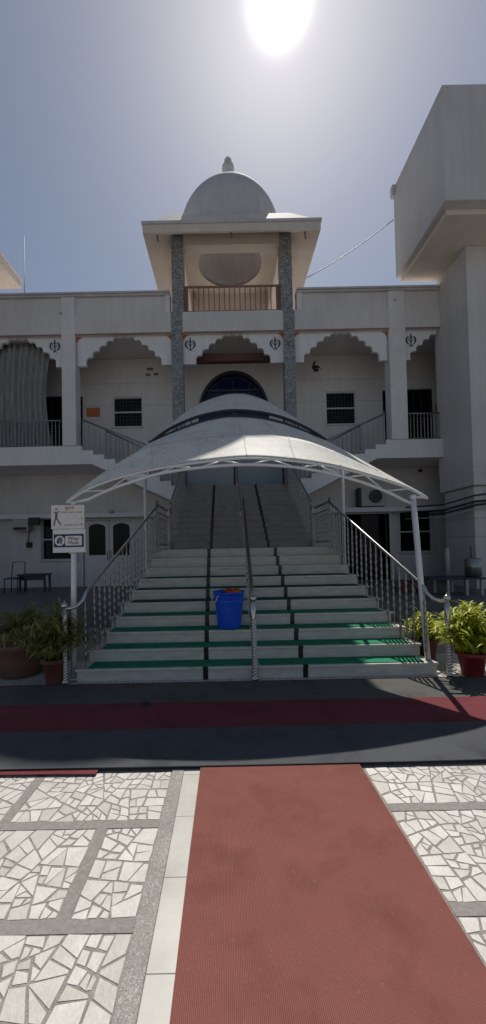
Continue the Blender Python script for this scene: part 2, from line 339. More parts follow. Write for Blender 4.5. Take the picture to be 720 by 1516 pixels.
# ------------------------------------------------------------------ SETTING
YF, YB, CX = 11.0, 12.5, .34      # facade front plane, back wall plane, stair axis
MB().box(-220, 220, -120, 320, -.3, 0).build('ground', 'ground', kind='structure')
MB().box(-9, 9, -3, 7.5, 0, .003).build('courtyard_paving', 'grout', kind='structure')
def shards(mb, x0, x1, y0, y1, rnd, target=.0062):
    # crazy paving: a panel broken into angular pieces, each shrunk away from its neighbours
    def area(p): return abs(sum(p[i][0]*p[(i+1)%len(p)][1]-p[(i+1)%len(p)][0]*p[i][1] for i in range(len(p))))/2
    def cut(p, o, d):
        A, B_ = [], []; n = len(p)
        sd = [(q[0]-o[0])*d[1]-(q[1]-o[1])*d[0] for q in p]
        for i in range(n):
            j = (i+1)%n
            (A if sd[i] >= 0 else B_).append(p[i])
            if sd[i]*sd[j] < 0:
                t = sd[i]/(sd[i]-sd[j]); q = (p[i][0]+(p[j][0]-p[i][0])*t, p[i][1]+(p[j][1]-p[i][1])*t); A.append(q); B_.append(q)
        return A, B_
    todo = [[(x0,y0),(x1,y0),(x1,y1),(x0,y1)]]; done = []
    while todo:
        p = todo.pop(); a_ = area(p)
        if a_ < target*rnd.choice((.45,.8,1,1.3,1.7,2.1)): done.append(p); continue
        cx = sum(q[0] for q in p)/len(p)+rnd.uniform(-.12,.12)*math.sqrt(a_); cy = sum(q[1] for q in p)/len(p)+rnd.uniform(-.12,.12)*math.sqrt(a_)
        L = max(((p[(i+1)%len(p)][0]-p[i][0], p[(i+1)%len(p)][1]-p[i][1]) for i in range(len(p))), key=lambda v: v[0]**2+v[1]**2)
        ang = math.atan2(L[1], L[0])+math.pi/2+rnd.uniform(-.5,.5)
        A, B_ = cut(p, (cx, cy), (math.cos(ang), math.sin(ang)))
        if len(A) < 3 or len(B_) < 3: done.append(p); continue
        todo += [A, B_]
    for p in done:
        a_ = area(p)
        if a_ < .0006: continue
        cx = sum(q[0] for q in p)/len(p); cy = sum(q[1] for q in p)/len(p); out = []
        for q in p:
            dx, dy = cx-q[0], cy-q[1]; L = math.hypot(dx, dy); g = min(.4*L, rnd.uniform(.005, .011))
            out.append((q[0]+dx/L*g+rnd.uniform(-.003,.003), q[1]+dy/L*g+rnd.uniform(-.003,.003)))
        if sum(out[i][0]*out[(i+1)%len(out)][1]-out[(i+1)%len(out)][0]*out[i][1] for i in range(len(out))) < 0: out = out[::-1]
        n = len(out); tx, ty = rnd.uniform(-.006,.006), rnd.uniform(-.006,.006)
        top = [(x, y, .0048+tx*(x-cx)+ty*(y-cy)) for x, y in out]
        mb.add([(x, y, .0025) for x, y in out]+top, [tuple(range(n,2*n))]+[(i,(i+1)%n,n+(i+1)%n,n+i) for i in range(n)])
b = MB(); bw = .030; S = MB(); rp = random.Random(41)
LR = [-.75, -.15, .42, 1.0, 1.58, 2.15, 2.64]; RRW = [-.75, -.15, .43, 1.02, 1.62, 2.24, 2.64]
LX = [-.74, -1.92, -3.1, -4.3]; LX2 = [-1.34, -2.5, -3.7, -4.9]; RX = [1.5, 2.1+.6, 3.9, 5.1]; RX2 = [2.1, 3.3, 4.5]
LCOL = {4: LX, 5: LX2, 3: LX2, 2: LX, 1: LX2, 0: LX}
for rows_, far, near_, colf in ((LR, -5.2, -.42, lambda i: LCOL[i]), (RRW, 5.4, .95, lambda i: ([2.7,3.9,5.0] if i % 2 else [2.1,3.3,4.5]))):
    for i, (ya, yb) in enumerate(zip(rows_, rows_[1:])):
        if i: b.box(far, near_, ya-bw, ya+bw, .003, .0060)
        xs_ = sorted([near_]+[x for x in colf(i)]+[far], reverse=near_ < 0)
        for k, (xa, xb) in enumerate(zip(xs_, xs_[1:])):
            lo, hi = sorted((xa, xb)); sgn = 1
            l_ = lo+(bw if lo not in (near_, far) else 0); h_ = hi-(bw if hi not in (near_, far) else 0)
            shards(S, l_, h_, ya+bw, yb-(bw if i < 5 else 0), rp)
            if xb != far: b.box(xb-bw, xb+bw, ya+bw, yb-(bw if i < 5 else 0), .003, .0060)
shards(S, -5, 5, 4.36, 4.44, rp, .004); shards(S, -5, -1.92, 4.46, 5.3, rp, .012); shards(S, 2.6, 5, 4.46, 5.3, rp, .012)
S.build('paving_stones', 'stone', kind='structure')
b.build('paving_joints', 'band', kind='structure')
MB().box(-.415, -.335, -3, 2.66, .006, .012).build('pebble_path', 'pebble', kind='structure')
b = MB(); y = -3.
while y < 2.62:
    b.box(-.333, -.20, y, min(y+.3985, 2.66), .003, .008); y += .40
b.build('marble_path', 'marble', kind='structure', bevel=.002)

# carpets (each can be lifted)
def carpet(x0, x1, y0, y1, z, th, m, label, wob=.008, name='carpet'):
    n = 60; rows = []; rnd = random.Random(int(abs(x0*97+y0*13)*10)); mb = MB()
    ph = [rnd.uniform(0, 6) for _ in range(4)]
    horizontal = (x1-x0) > (y1-y0)
    L = []; Rr = []
    for i in range(n+1):
        t = i/n
        w0 = wob*(math.sin(5*t+ph[0])+.5*math.sin(17*t+ph[1])); w1 = wob*(math.sin(6*t+ph[2])+.5*math.sin(15*t+ph[3]))
        if horizontal: L.append((x0+(x1-x0)*t, y0+w0)); Rr.append((x0+(x1-x0)*t, y1+w1))
        else: L.append((x0+w0, y0+(y1-y0)*t)); Rr.append((x1+w1, y0+(y1-y0)*t))
    for i in range(n):
        q = [L[i], L[i+1], Rr[i+1], Rr[i]]
        vs = [(p[0], p[1], z) for p in q]+[(p[0], p[1], z+th) for p in q]
        fs = [(3,2,1,0),(4,5,6,7),(0,1,5,4),(2,3,7,6)]
        if i == 0: fs.append((3,0,4,7))
        if i == n-1: fs.append((1,2,6,5))
        mb.add(vs, fs)
    import bmesh
    o = mb.build(name, m, label=label, cat='carpet', group='carpets laid on the courtyard')
    bm = bmesh.new(); bm.from_mesh(o.data); bmesh.ops.remove_doubles(bm, verts=bm.verts, dist=1e-5); bm.to_mesh(o.data); bm.free()
    return o
carpet(-7.5, 7.5, 4.22, 4.355, .007, .005, 'redrow', 'thin strip of red carpet against the foot of the bottom step', .003)
carpet(-7.5, 7.5, 3.73, 4.31, .013, .006, 'greyrow', 'grey carpet crossing the yard between the steps and the maroon carpet', .006)
carpet(-7.5, 7.5, 3.18, 3.76, .020, .006, 'redrow', 'maroon carpet crossing the yard between the two dark carpets', .005)
carpet(-7.5, 7.5, 2.66, 3.21, .028, .007, 'navyrow', 'charcoal carpet crossing the yard where the paving begins', .012)
carpet(-7.5, -.95, 2.60, 2.74, .017, .006, 'redrow', 'red carpet edge peeping out under the charcoal carpet at left', .010)
carpet(-.222, .925, -2.6, 2.72, .017, .008, 'red', 'long ribbed red carpet runner leading across the paving to the stairs', .004)
MB().lathe([(.045,0),(.05,.012),(.03,.03),(.006,.036)], (ax(216,1043,3.72), 3.72, .019), 9).build('stone', 'blackp', label='small dark lump lying on the grey carpet left of centre', cat='stone')

# ------------------------------------------------------------------ STAIRCASE
RS, TR, Y0 = .157, .275, 4.45
YL = Y0+9*TR            # 6.925, landing front edge
ZL = 10*RS              # 1.57
def hw(Y): return 2.18-(Y-Y0)*(.50/(9*TR))
st = thing('staircase', 'broad white marble staircase rising in two flights to the entrance', 'staircase', (CX, Y0, 0))
def xs_at(u, Y): return (u-335)/540*Y
strips = [lambda Y: -.275-.0*(Y-Y0)-.02*(Y-Y0)*1.2, lambda Y: .925-.14*(Y-Y0)*.72]
XSL, XSR = (lambda Y: -.28-.02*(Y-Y0)), (lambda Y: .93)
for k in range(1, 11):
    ya = Y0+(k-1)*TR; yb = Y0+k*TR if k < 10 else 8.1
    z0, z1 = (k-1)*RS, k*RS
    wa = hw(ya); wb = hw(yb) if k < 10 else 1.68
    mb = MB().xy([(CX-wa, ya), (CX+wa, ya), (CX+wb, yb+.002), (CX-wb, yb+.002)], z0 if k > 1 else 0, z1-.03)
    o = mb.build('step', 'riser', st)
    mb = MB().xy([(CX-wa-.015, ya-.022), (CX+wa+.015, ya-.022), (CX+wb+.015, yb-.0), (CX-wb-.015, yb-.0)], z1-.028, z1)
    mb.build('tread', 'tread', o, bevel=.005)
    for fx in (XSL, XSR):
        g = MB(); x = fx(ya)
        g.box(x-.03, x+.03, ya-.004, ya+.01, z0, z1-.029)
        g.box(x-.03, x+.03, ya-.026, yb if k < 10 else yb-.02, z1-.029, z1+.003)
        g.build('inlay', 'black', o)
# masonry under the flights
mb = MB().yz([(Y0+.05, 0), (8.1, 0), (8.1, ZL-.04), (YL+.06, ZL-.04), (YL+.05, 9*RS-.05)], CX-1.6, CX+1.6)
mb.build('flight_core', 'plinth', st)
for s in (-1, 1):
    poly = [(CX+s*(hw(Y0)-.03), Y0+.03), (CX+s*(hw(YL)-.03), YL), (CX+s*1.66, 8.1), (CX+s*1.60, 8.1), (CX+s*(hw(YL)-.12), YL), (CX+s*(hw(Y0)-.12), Y0+.03)]
    vs = []; zt = [0.01, ZL-.22, ZL-.22, ZL-.22, ZL-.22, .01]
    a = [(x, y, 0) for x, y in poly]; c = [(x, y, z) for (x, y), z in zip(poly, zt)]
    MB().add(a+c, [(5,4,3,2,1,0),(6,7,8,9,10,11)]+[(i,(i+1)%6,6+(i+1)%6,6+i) for i in range(6)]).build('side_wall', 'maroonwall', st)
# upper flight
NU = 12; TU = .275; YU = 8.1; RU = (3.5-ZL)/NU; YT = YU+(NU-1)*TU
for k in range(1, NU+1):
    ya = YU+(k-1)*TU; yb = ya+TU if k < NU else YB-.01
    z0, z1 = ZL+(k-1)*RU, ZL+k*RU; w = 1.62
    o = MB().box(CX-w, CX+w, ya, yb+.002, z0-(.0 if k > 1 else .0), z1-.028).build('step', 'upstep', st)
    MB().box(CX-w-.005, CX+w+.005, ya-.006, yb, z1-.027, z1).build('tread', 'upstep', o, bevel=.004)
    for x in (-.335, .935):
        g = MB()
        g.box(x-.033, x+.033, ya-.004, ya+.01, z0, z1-.028); g.box(x-.033, x+.033, ya-.024, yb if k < NU else yb-.02, z1-.028, z1+.003)
        g.build('inlay', 'black', o)
MB().yz([(YU+.05, 0), (YB-.02, 0), (YB-.02, 3.46), (YT+.06, 3.46), (YT+.05, 3.5-RU-.06), (YU+.05, ZL-.03)], CX-1.62+.01, CX+1.62-.01).build('flight_wall', 'paint', st)

# green mats on the lower treads, left and right of the middle rail
ordn = ['bottom','second','third','fourth','fifth','sixth','seventh','eighth','ninth']
for k in range(1, 8):
    ya = Y0+(k-1)*TR; wv = hw(ya); z = k*RS
    for s, side in ((-1,'left'), (1,'right')):
        x0, x1 = (CX-wv+.11+(.02*(k%3)), CX-.035) if s < 0 else (CX+.035, CX+wv-.13-(.015*(k%2)))
        mb = MB(); n = 24; rnd = random.Random(k*3+s)
        for i in range(n):
            xa, xb = x0+(x1-x0)*i/n, x0+(x1-x0)*(i+1)/n
            j = lambda t: ya+.012+.004*math.sin(9*t+k)
            vs = [(xa,j(xa),z+.004),(xb,j(xb),z+.004),(xb,ya+TR-.03,z+.004),(xa,ya+TR-.03,z+.004)]
            vs += [(v[0],v[1],z+.010) for v in vs]
            mb.add(vs, [(3,2,1,0),(4,5,6,7),(0,1,5,4),(2,3,7,6)]+([(3,0,4,7)] if i == 0 else [])+([(1,2,6,5)] if i == n-1 else []))
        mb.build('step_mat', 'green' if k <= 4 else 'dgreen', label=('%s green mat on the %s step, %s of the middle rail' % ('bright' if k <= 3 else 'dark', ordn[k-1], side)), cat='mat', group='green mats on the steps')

# ------------------------------------------------------------------ RAILINGS
def baluster_mesh(h, twisty=True):
    mb = MB()
    prof = []
    n = 64
    for i in range(n+1):
        t = i/n; z = t*h
        r = .0085
        if .12 < t < .88:
            ph = (t-.12)/.76
            r = .010+.008*abs(math.sin(ph*math.pi*7))
        if t < .03 or t > .97: r = .013
        prof.append((r, z))
    mb.lathe(prof, (0,0,0), 8)
    return mb
def newel(parent, x, y, z0, h, r=.032, name='newel', m='steel', ball=True):
    o0 = Vector((x, y, z0)); mb = MB()
    prof = [(r*1.25,0),(r*1.25,.03),(r*.9,.035)]
    n = 210; hh = h-.16
    for i in range(n+1): prof.append((r*.92, .04+(hh-.22)*i/n))
    prof += [(r*1.0, hh-.17),(r*1.0, hh),(r*.55,hh+.008),(r*.55,hh+.022)]
    mb.lathe(prof, o0, 24, lobes=3, amp=.10, twist=2*math.pi/.036)
    if ball:
        bp = []; rb = r*1.22
        for i in range(11):
            a = -math.pi/2+math.pi*i/10; bp.append((max(.002, rb*math.cos(a)), hh+.02+rb+rb*math.sin(a)))
        bp += [(.012, hh+.02+2*rb), (.003, hh+.045+2*rb)]
        mb.lathe(bp, o0, 20)
    return mb.build(name, m, parent)
BAL = {}
def balusters(parent, pts, m='steeld'):
    """pts: list of (x, y, z_base, z_top)"""
    org = ORG[parent.name]; key = m
    for (x, y, za, zb) in pts:
        if key not in BAL:
            mb = baluster_mesh(1.0); me_o = MB(); me_o.v = [v+org for v in mb.v]; me_o.f = mb.f; me_o.sm = mb.sm
            o = me_o.build('baluster', m, parent); BAL[key] = o
        else:
            o = dup(BAL[key], parent)
        o.location = Vector((x, y, za))-org; o.scale = (1, 1, zb-za)
def handrail(parent, pts, r=.024, m='steeld', name='handrail', n=10):
    # smooth the polyline with a few inserted points
    return MB().tube(pts, r, n).build(name, m, parent)
RH = .87
def nose_z(Y): return RS+(Y-Y0)*RS/TR
for s, nm in ((-1,'left'), (1,'right')):
    rl = thing('stair_railing', 'twisted steel railing climbing the %s edge of the lower flight' % nm, 'railing', (CX+s*2.2, Y0, 0), 'stair railings')
    nx, ny = CX+s*2.30, 4.40
    newel(rl, nx, ny, 0.006, 1.03)
    xr = lambda Y: CX+s*(hw(Y)-.07)
    pts = []
    ys = [4.72+(YL-.04-4.72)*i/17 for i in range(18)]
    for y in ys:
        k = min(10, int((y-Y0+.02)/TR)+1); pts.append((xr(y), y, k*RS, nose_z(y)+RH-.02))
    balusters(rl, [(xr(4.52), 4.52, RS, 1.0)]+pts)
    hp = [(nx, ny, .90), (nx-s*.07, 4.41, .90), (nx-s*.14, 4.43, .92), (xr(4.47), 4.48, .985), (xr(4.53), 4.53, nose_z(4.53)+RH-.01)]+[(xr(y), y, nose_z(y)+RH) for y in (4.6, 5.2, 5.8, 6.4, YL-.06)]
    handrail(rl, hp, .021, 'steel')
    newel(rl, CX+s*(hw(YL)-.03), YL+.02, ZL, 1.02, .024, m='steeld')
    # landing side railing
    lr = thing('landing_railing', 'short dark railing along the %s side of the landing' % nm, 'railing', (CX+s*1.6, YL, ZL), 'landing railings')
    lx = CX+s*1.63
    balusters(lr, [(lx, YL+.14+i*.125, ZL, ZL+.84) for i in range(8)])
    handrail(lr, [(lx, YL+.05, ZL+.86), (lx, 8.0, ZL+.86)]); handrail(lr, [(lx, YL+.05, ZL+.10), (lx, 8.0, ZL+.10)], .012, name='bottom_rail')
    handrail(lr, [(lx, YL+.05, ZL+.72), (lx, 8.0, ZL+.72)], .010, name='middle_rail')
    # upper flight railing
    ur = thing('stair_railing', 'dark railing climbing the %s edge of the upper flight' % nm, 'railing', (CX+s*1.58, YU, ZL), 'stair railings')
    ux = CX+s*1.56; newel(ur, ux, YU-.02, ZL, 1.02, .024, m='steeld')
    sl = RU/TU
    balusters(ur, [(ux, YU+.12+i*.15, ZL+RU*(int((.12+i*.15)/TU)+1), ZL+RU+(.12+i*.15)*sl+.86) for i in range(20)])
    handrail(ur, [(ux, YU, ZL+RU+.86), (ux, YT, ZL+RU+(YT-YU)*sl+.86), (ux, YT+.3, ZL+RU+(YT-YU)*sl+.9)])
cr = thing('centre_railing', 'steel handrail running up the middle of the lower flight', 'railing', (CX-.02, 4.42, 0), 'middle handrails')
newel(cr, CX-.03, 4.40, .006, 1.07, .034)
handrail(cr, [(CX-.03, 4.42, .92), (CX-.03, 4.60, nose_z(4.6)+.84), (CX, YL-.02, nose_z(YL-.02)+.90)], .026, 'steeld')
balusters(cr, [(CX-.01, y, RS*(int((y-Y0+.02)/TR)+1), nose_z(y)+.86) for y in (5.2, 5.9)], 'steeld')
newel(cr, CX, YL+.03, ZL, 1.08, .024, m='steeld')
cu = thing('centre_railing', 'dark handrail running up the middle of the upper flight', 'railing', (CX, YU, ZL), 'middle handrails')
newel(cu, CX, YU+.0, ZL, 1.05, .022, m='steeld')
handrail(cu, [(CX, YU, ZL+RU+.84), (CX, YT, ZL+RU+(YT-YU)*RU/TU+.84)], .022)
balusters(cu, [(CX, YU+.9+i*1.0, ZL+RU*(int((.9+i*1.0)/TU)+1), ZL+RU+(.9+i*1.0)*RU/TU+.84) for i in range(3)])

# ------------------------------------------------------------------ BUILDING
bd = thing('temple_building', 'white two storey temple with scalloped arches and domed rooftop kiosk', 'building', (CX, YB, 0))
ZB0, ZB1 = 4.2, 4.76         # balcony slab
ZR = az(335, 494, YF)        # beam underside
ZC = az(335, 433, YF)        # coping top
XL, XR_ = -8.6, 6.48
BX = ax(653.5,560,10.98)
cwL = (ax(93,560,YF), ax(113,560,YF)); cwR = (ax(577,560,YF), ax(601,560,YF))
XBL = ax(121,651,YF); XBR = ax(572,640,YF)
# window and door openings on the back wall (x0,x1,z0,z1)
def hole(u0, u1, v0, v1, Y=YB): return (ax(u0,(v0+v1)/2,Y), ax(u1,(v0+v1)/2,Y), az((u0+u1)/2,v1,Y), az((u0+u1)/2,v0,Y))
UW = [hole(168,211,588,632), hole(483,527,580,628)]
UD = [hole(50,92,587,654), hole(113,123,587,652), hole(567,578,578,641), hole(603,641,576,641)]
GW = [hole(62,114,768,829), hole(592,640,757,817)]
ZG = .35
LD = hole(124,198,770,864); LD = (LD[0], LD[1], ZG, LD[3]); RDr = hole(505,577,761,860); RDr = (RDr[0], RDr[1], ZG, RDr[3])
EN = (CX-1.72, CX+1.72, 3.5, 5.6)
UD = [(a, b_, ZB1, d) for a, b_, c, d in UD]
fcx, fcz, frad = ax(346,590,YB), az(346,590,YB), (ax(398,590,YB)-ax(293,590,YB))/2
fz1 = az(346,550,YB); frad = max(frad, 1.15)
FANH = (fcx-frad-.08, fcx+frad+.08, 5.9, fz1+.12)
holes = UW+UD+GW+[LD, RDr, EN, FANH]
mb = MB(); grid_wall(mb, XL, 8.5, 0, 8.3, YB, YB+.25, holes); mb.build('back_wall', 'paint', bd)
# shell behind (dark rooms)
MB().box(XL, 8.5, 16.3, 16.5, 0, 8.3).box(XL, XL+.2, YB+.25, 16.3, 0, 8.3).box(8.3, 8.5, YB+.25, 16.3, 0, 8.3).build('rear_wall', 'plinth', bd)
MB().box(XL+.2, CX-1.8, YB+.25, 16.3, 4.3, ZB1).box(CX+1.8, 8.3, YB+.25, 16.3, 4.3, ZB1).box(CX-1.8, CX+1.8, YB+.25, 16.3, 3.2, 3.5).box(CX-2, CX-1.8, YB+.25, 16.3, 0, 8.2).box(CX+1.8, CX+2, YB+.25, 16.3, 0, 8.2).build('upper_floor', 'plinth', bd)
MB().box(XL, 8.5, YF+.25, 16.5, ZR+.06, ZR+.35).build('roof_slab', 'paint', bd)
# plaster courses on the back wall with grooves between them
gv = .014
def courses(zlist, half, pad):
    for zs in zlist:
        for xa, xb in ((XL, CX-half), (CX+half, 8.29)):
            hs = [(h[0]-pad, h[1]+pad, h[2]-pad, h[3]+pad) for h in holes]
            cuts = sorted([(max(xa,h[0]), min(xb,h[1])) for h in hs if h[2] <= zs[0]+gv and h[3] >= zs[1]-gv and h[1] > xa and h[0] < xb])
            x = xa
            for c0, c1 in cuts+[(xb, xb)]:
                if c0-x > .02: grid_wall(MB(), x, c0, zs[0]+gv, zs[1]-gv, YB-.02, YB, hs).build('plaster_course', 'paint', bd)
                x = max(x, c1)
courses([[az(335,y,YB) for y in (565.5, 531)], [az(335,y,YB) for y in (598, 565.5)], [ZB1, az(335,598,YB)]], 1.95, .02)
courses(((ZG, az(335,800,YB)), (az(335,800,YB), az(335,778,YB)), (az(335,778,YB), az(335,767,YB))), 1.7, .06)
# slim dado mouldings in the central bay
mb = MB()
for v in (555, 567, 598): 
    z = az(335, v, YB)
    for xa, xb in ((CX-1.75, fcx-frad-.1), (fcx+frad+.1, CX+1.75)): MB().box(xa, xb, YB-.012, YB, z-.012, z+.012).build('moulding', 'paint', bd)
# brown red lintel band behind the middle arch
MB().box(CX-1.5, CX+1.6, YF+.55, YF+.75, az(346,534,YF+.55), az(346,523,YF+.55)).build('lintel_band', 'brownred', bd)
# grey ledge over the ground floor
zt = az(335, 755.5, YB-.25); zb = az(335, 762.5, YB-.25)
o = MB().box(XL, CX-1.64, YB-.35, YB, zb, zt).box(CX+1.64, 8.29, YB-.35, YB, zb, zt).build('ledge', 'trimpaint', bd, bevel=.008)
# plinth terrace in front of ground floor
MB().box(-9.5, CX-1.75, 7.9, YB, 0, ZG).box(CX+1.75, 9, 7.9, YB, 0, ZG).build('terrace', 'plinth', bd, bevel=.01)
MB().box(-9.5, CX-1.75, 7.55, 7.9, 0, ZG/2).box(CX+1.75, 9, 7.55, 7.9, 0, ZG/2).build('terrace_step', 'plinth', bd, bevel=.01)
# balcony slab with side stairs, one mesh per side
NS = 9; ZE = 3.5
def side(sgn, xa, xe):
    run = (xe-xa)/NS; rise = (ZB1-ZE)/NS
    xo = XL if sgn < 0 else BX-.003
    top = [(xa, ZB1)]
    for i in range(NS):
        x = xa+run*i
        top += [(x, ZB1-rise*(i+1)), (x+run, ZB1-rise*(i+1))] if i < NS-1 else [(x, ZE), (xe, ZE)]
    bot = [(xe, ZE-.62), (xa+run*.9, ZB0)]
    ring = [(xo, ZB0), (xo, ZB1)]+top+bot
    if sgn > 0: ring = ring[::-1]
    return MB().xz(ring, YF, YB).build('balcony', 'trimpaint', bd)
side(-1, XBL, CX-1.63); side(1, XBR, CX+1.63)
MB().box(BX, 8.3, YF+.26, YB, ZB0, ZB1).build('balcony', 'trimpaint', bd)
MB().box(8.3, 8.5, YF+.26, YB, 0, ZR+.05).build('end_wall', 'paint', bd)
# parapet, beam, coping
PLX = (ax(254,500,YF), ax(271,500,YF)); PRX = (ax(420,500,YF), ax(436.5,500,YF))
zbeam_t = az(335, 462, YF); zpt = az(335, 434, YF)
MB().box(XL, BX-.003, YF-.05, YF+.25, ZR, zbeam_t).build('beam', 'paint', bd)
KL, KR = PLX[0]-.02, PRX[1]+.08
for xa, xb in ((XL, KL), (KR, BX-.003)):
    MB().box(xa, xb, YF+.0, YF+.2, zbeam_t, zpt).build('parapet', 'paint', bd)
    MB().box(xa, xb, YF-.12, YF+.26, zpt, zpt+.055).box(xa, xb, YF-.08, YF+.24, zpt-.06, zpt-.003).build('coping', 'dome', bd, bevel=.008)
mb = MB()
for xa, xb in ((XL, -8.0), (cwL[0]-.0, cwL[1]), (cwR[0], cwR[1]), (KL-.16, KL), (KR, KR+.16)):
    MB().box(xa, xb, YF-.048, YF, zbeam_t+.001, zpt-.062).build('parapet_pier', 'paint2', bd)
MB().box(XL, BX-.003, YF-.058, YF-.05, ZR, ZR+.05).build('orange_line', 'rust', bd)
# square columns
for a, c in (cwL, cwR, (-8.3, -7.9)):
    MB().box(a, c, YF-.06, YF+.32, ZB1, ZR-.0).box(a, c, YF-.06, YF-.05, ZR, zpt-.07).build('column', 'paint2', bd, bevel=.01)
# mosaic pillars (front of the facade, from stair landing up to the kiosk)
ZK = az(335, 348, YF)
for a, c in (PLX, PRX):
    MB().box(a, c, YF-.07, YF+.28, ZE, ZR).box(a, c, YF-.07, YF-.05, ZR, zbeam_t).build('mosaic_pillar', 'mosaic', bd, bevel=.01)
# scalloped arch panels
def arch(xl, xr, ax0, ax1, name='arch_panel', clipx=None):
    zt_, zs = ZR, az(335, 537, YF); zap = az(335, 494.5, YF)
    cx = (ax0+ax1)/2; hwid = (ax1-ax0)/2; H = zap-zs-.02
    base = []
    N = 11
    import math as m_
    for i in range(N+1):
        q_ = -1+2*i/N; q_ = q_*(1.12-.12*abs(q_)); base.append((cx+hwid*q_, zs+.07+(H-.05)*(1-abs(q_)**1.6)))
    ring = [(ax0, zs)]
    for i in range(N):
        p, q = Vector(base[i]), Vector(base[i+1])
        mid = (p+q)/2; L = (q-p).length; nrm = Vector((-(q-p).y, (q-p).x)).normalized()
        if nrm.y < 0 and abs(nrm.y) > .2: nrm = -nrm
        if (mid-Vector((cx, zs))).dot(nrm) < 0: nrm = -nrm
        k = .34 if i != N//2 else .44
        for j in range(0, 7):
            t = j/6; b_ = math.sin(math.pi*t)
            pt = p.lerp(q, t)+nrm*L*k*b_
            ring.append((pt.x, min(pt.y, zt_-.012)))
    ring.append((ax1, zs))
    # spandrel = rectangle minus curve, split in vertical strips so no bad ngons
    mb = MB(); y0, y1 = YF+.05, YF+.14
    mb.box(xl, ax0, y0, y1, zs, zt_); mb.box(ax1, xr, y0, y1, zs, zt_)
    pts = sorted(ring, key=lambda p: p[0]) if False else ring
    xsamp = [ax0+(ax1-ax0)*i/260 for i in range(261)]
    def top_at(x):
        best = zs
        for (x1_, z1_), (x2_, z2_) in zip(ring, ring[1:]):
            if (x1_-x)*(x2_-x) <= 0 and abs(x2_-x1_) > 1e-9:
                z = z1_+(z2_-z1_)*(x-x1_)/(x2_-x1_); best = max(best, z)
        return best
    zl = [top_at(x) for x in xsamp]; n = len(xsamp)
    vs = [(x, y0, z) for x, z in zip(xsamp, zl)]+[(x, y0, zt_) for x in xsamp]+[(x, y1, z) for x, z in zip(xsamp, zl)]+[(x, y1, zt_) for x in xsamp]
    fs = []
    for i in range(n-1): fs += [(i,i+1,n+i+1,n+i), (2*n+i,3*n+i,3*n+i+1,2*n+i+1), (i,2*n+i,2*n+i+1,i+1)]
    mb.add(vs, fs)
    return mb.build(name, 'trimpaint', bd)
A1 = (cwL[1]+.02, PLX[0]-.0, ax(127,538,YF), ax(239,536,YF))
AC = (PLX[1], PRX[0], ax(290.5,536,YF), ax(401,534,YF))
A2 = (PRX[1], cwR[0]-.02, ax(451,533,YF), ax(563,532,YF))
A0 = (-7.9, cwL[0]-.02, ax(-30,540,YF), ax(82,541,YF))
A3 = (cwR[1]+.02, 8.4, ax(609,529,YF), ax(609,529,YF)+2.28)
panels = [arch(*a) for a in (A0, A1, AC, A2)]
panels.append(arch(A3[0], 8.4, A3[2], A3[3]))
# orange corner trims at the column heads
for x, s in ((cwL[1]+.02,1),(PLX[0],-1),(PLX[1],1),(PRX[0],-1),(PRX[1],1),(cwR[0]-.02,-1)):
    MB().xz([(x, ZR), (x+s*.17, ZR), (x+s*.07, ZR-.06), (x, ZR-.17)], YF+.035, YF+.05).build('corner_trim', 'orange', bd)
# khanda emblems
def khanda(cx, cz, h, y, parent):
    mb = MB(); s = h
    def P(l): return [(cx+a*s, cz+b_*s) for a, b_ in l]
    mb.xz(P([(0,.5),(.05,.40),(.035,.34),(.05,.1),(.045,-.25),(.0,-.34),(-.045,-.25),(-.05,.1),(-.035,.34),(-.05,.40)]), y-.012, y)
    mb.xz(P([(-.018,-.3),(.018,-.3),(.018,-.48),(-.018,-.48)]), y-.012, y)
    n = 28                                               # chakkar ring
    for i in range(n):
        a, c = 2*math.pi*i/n, 2*math.pi*(i+1)/n
        mb.xz([(cx+s*.20*math.cos(a), cz+s*(.06+.20*math.sin(a))), (cx+s*.20*math.cos(c), cz+s*(.06+.20*math.sin(c))), (cx+s*.155*math.cos(c), cz+s*(.06+.155*math.sin(c))), (cx+s*.155*math.cos(a), cz+s*(.06+.155*math.sin(a)))], y-.008, y)
    for sg in (-1, 1):                                   # curved swords
        for i in range(16):
            def pt(t, w):
                a = R(62-t*165); r = .35+w*(.065*math.sin(math.pi*min(1, t*1.1+.05)))
                return (cx+sg*s*r*math.cos(a)*(1 if True else 0), cz+s*(-.02+r*1.02*math.sin(a)))
            t0, t1 = i/16, (i+1)/16
            mb.xz([pt(t0,1), pt(t1,1), pt(t1,-1), pt(t0,-1)], y-.010-.001*sg, y)
        mb.xz(P([(sg*-.03,-.36),(sg*.16,-.50),(sg*.12,-.54),(sg*-.05,-.41)]), y-.014-.001*sg, y)
    return mb.build('khanda_emblem', 'emblem', parent)
for (u, v, pn) in ((282,509.5,2), (407.5,508,2), (81.5,512,0), (608.5,503,4)):
    p = at(u, v, YF+.05); khanda(p.x, p.z, .40, YF+.05, panels[pn])
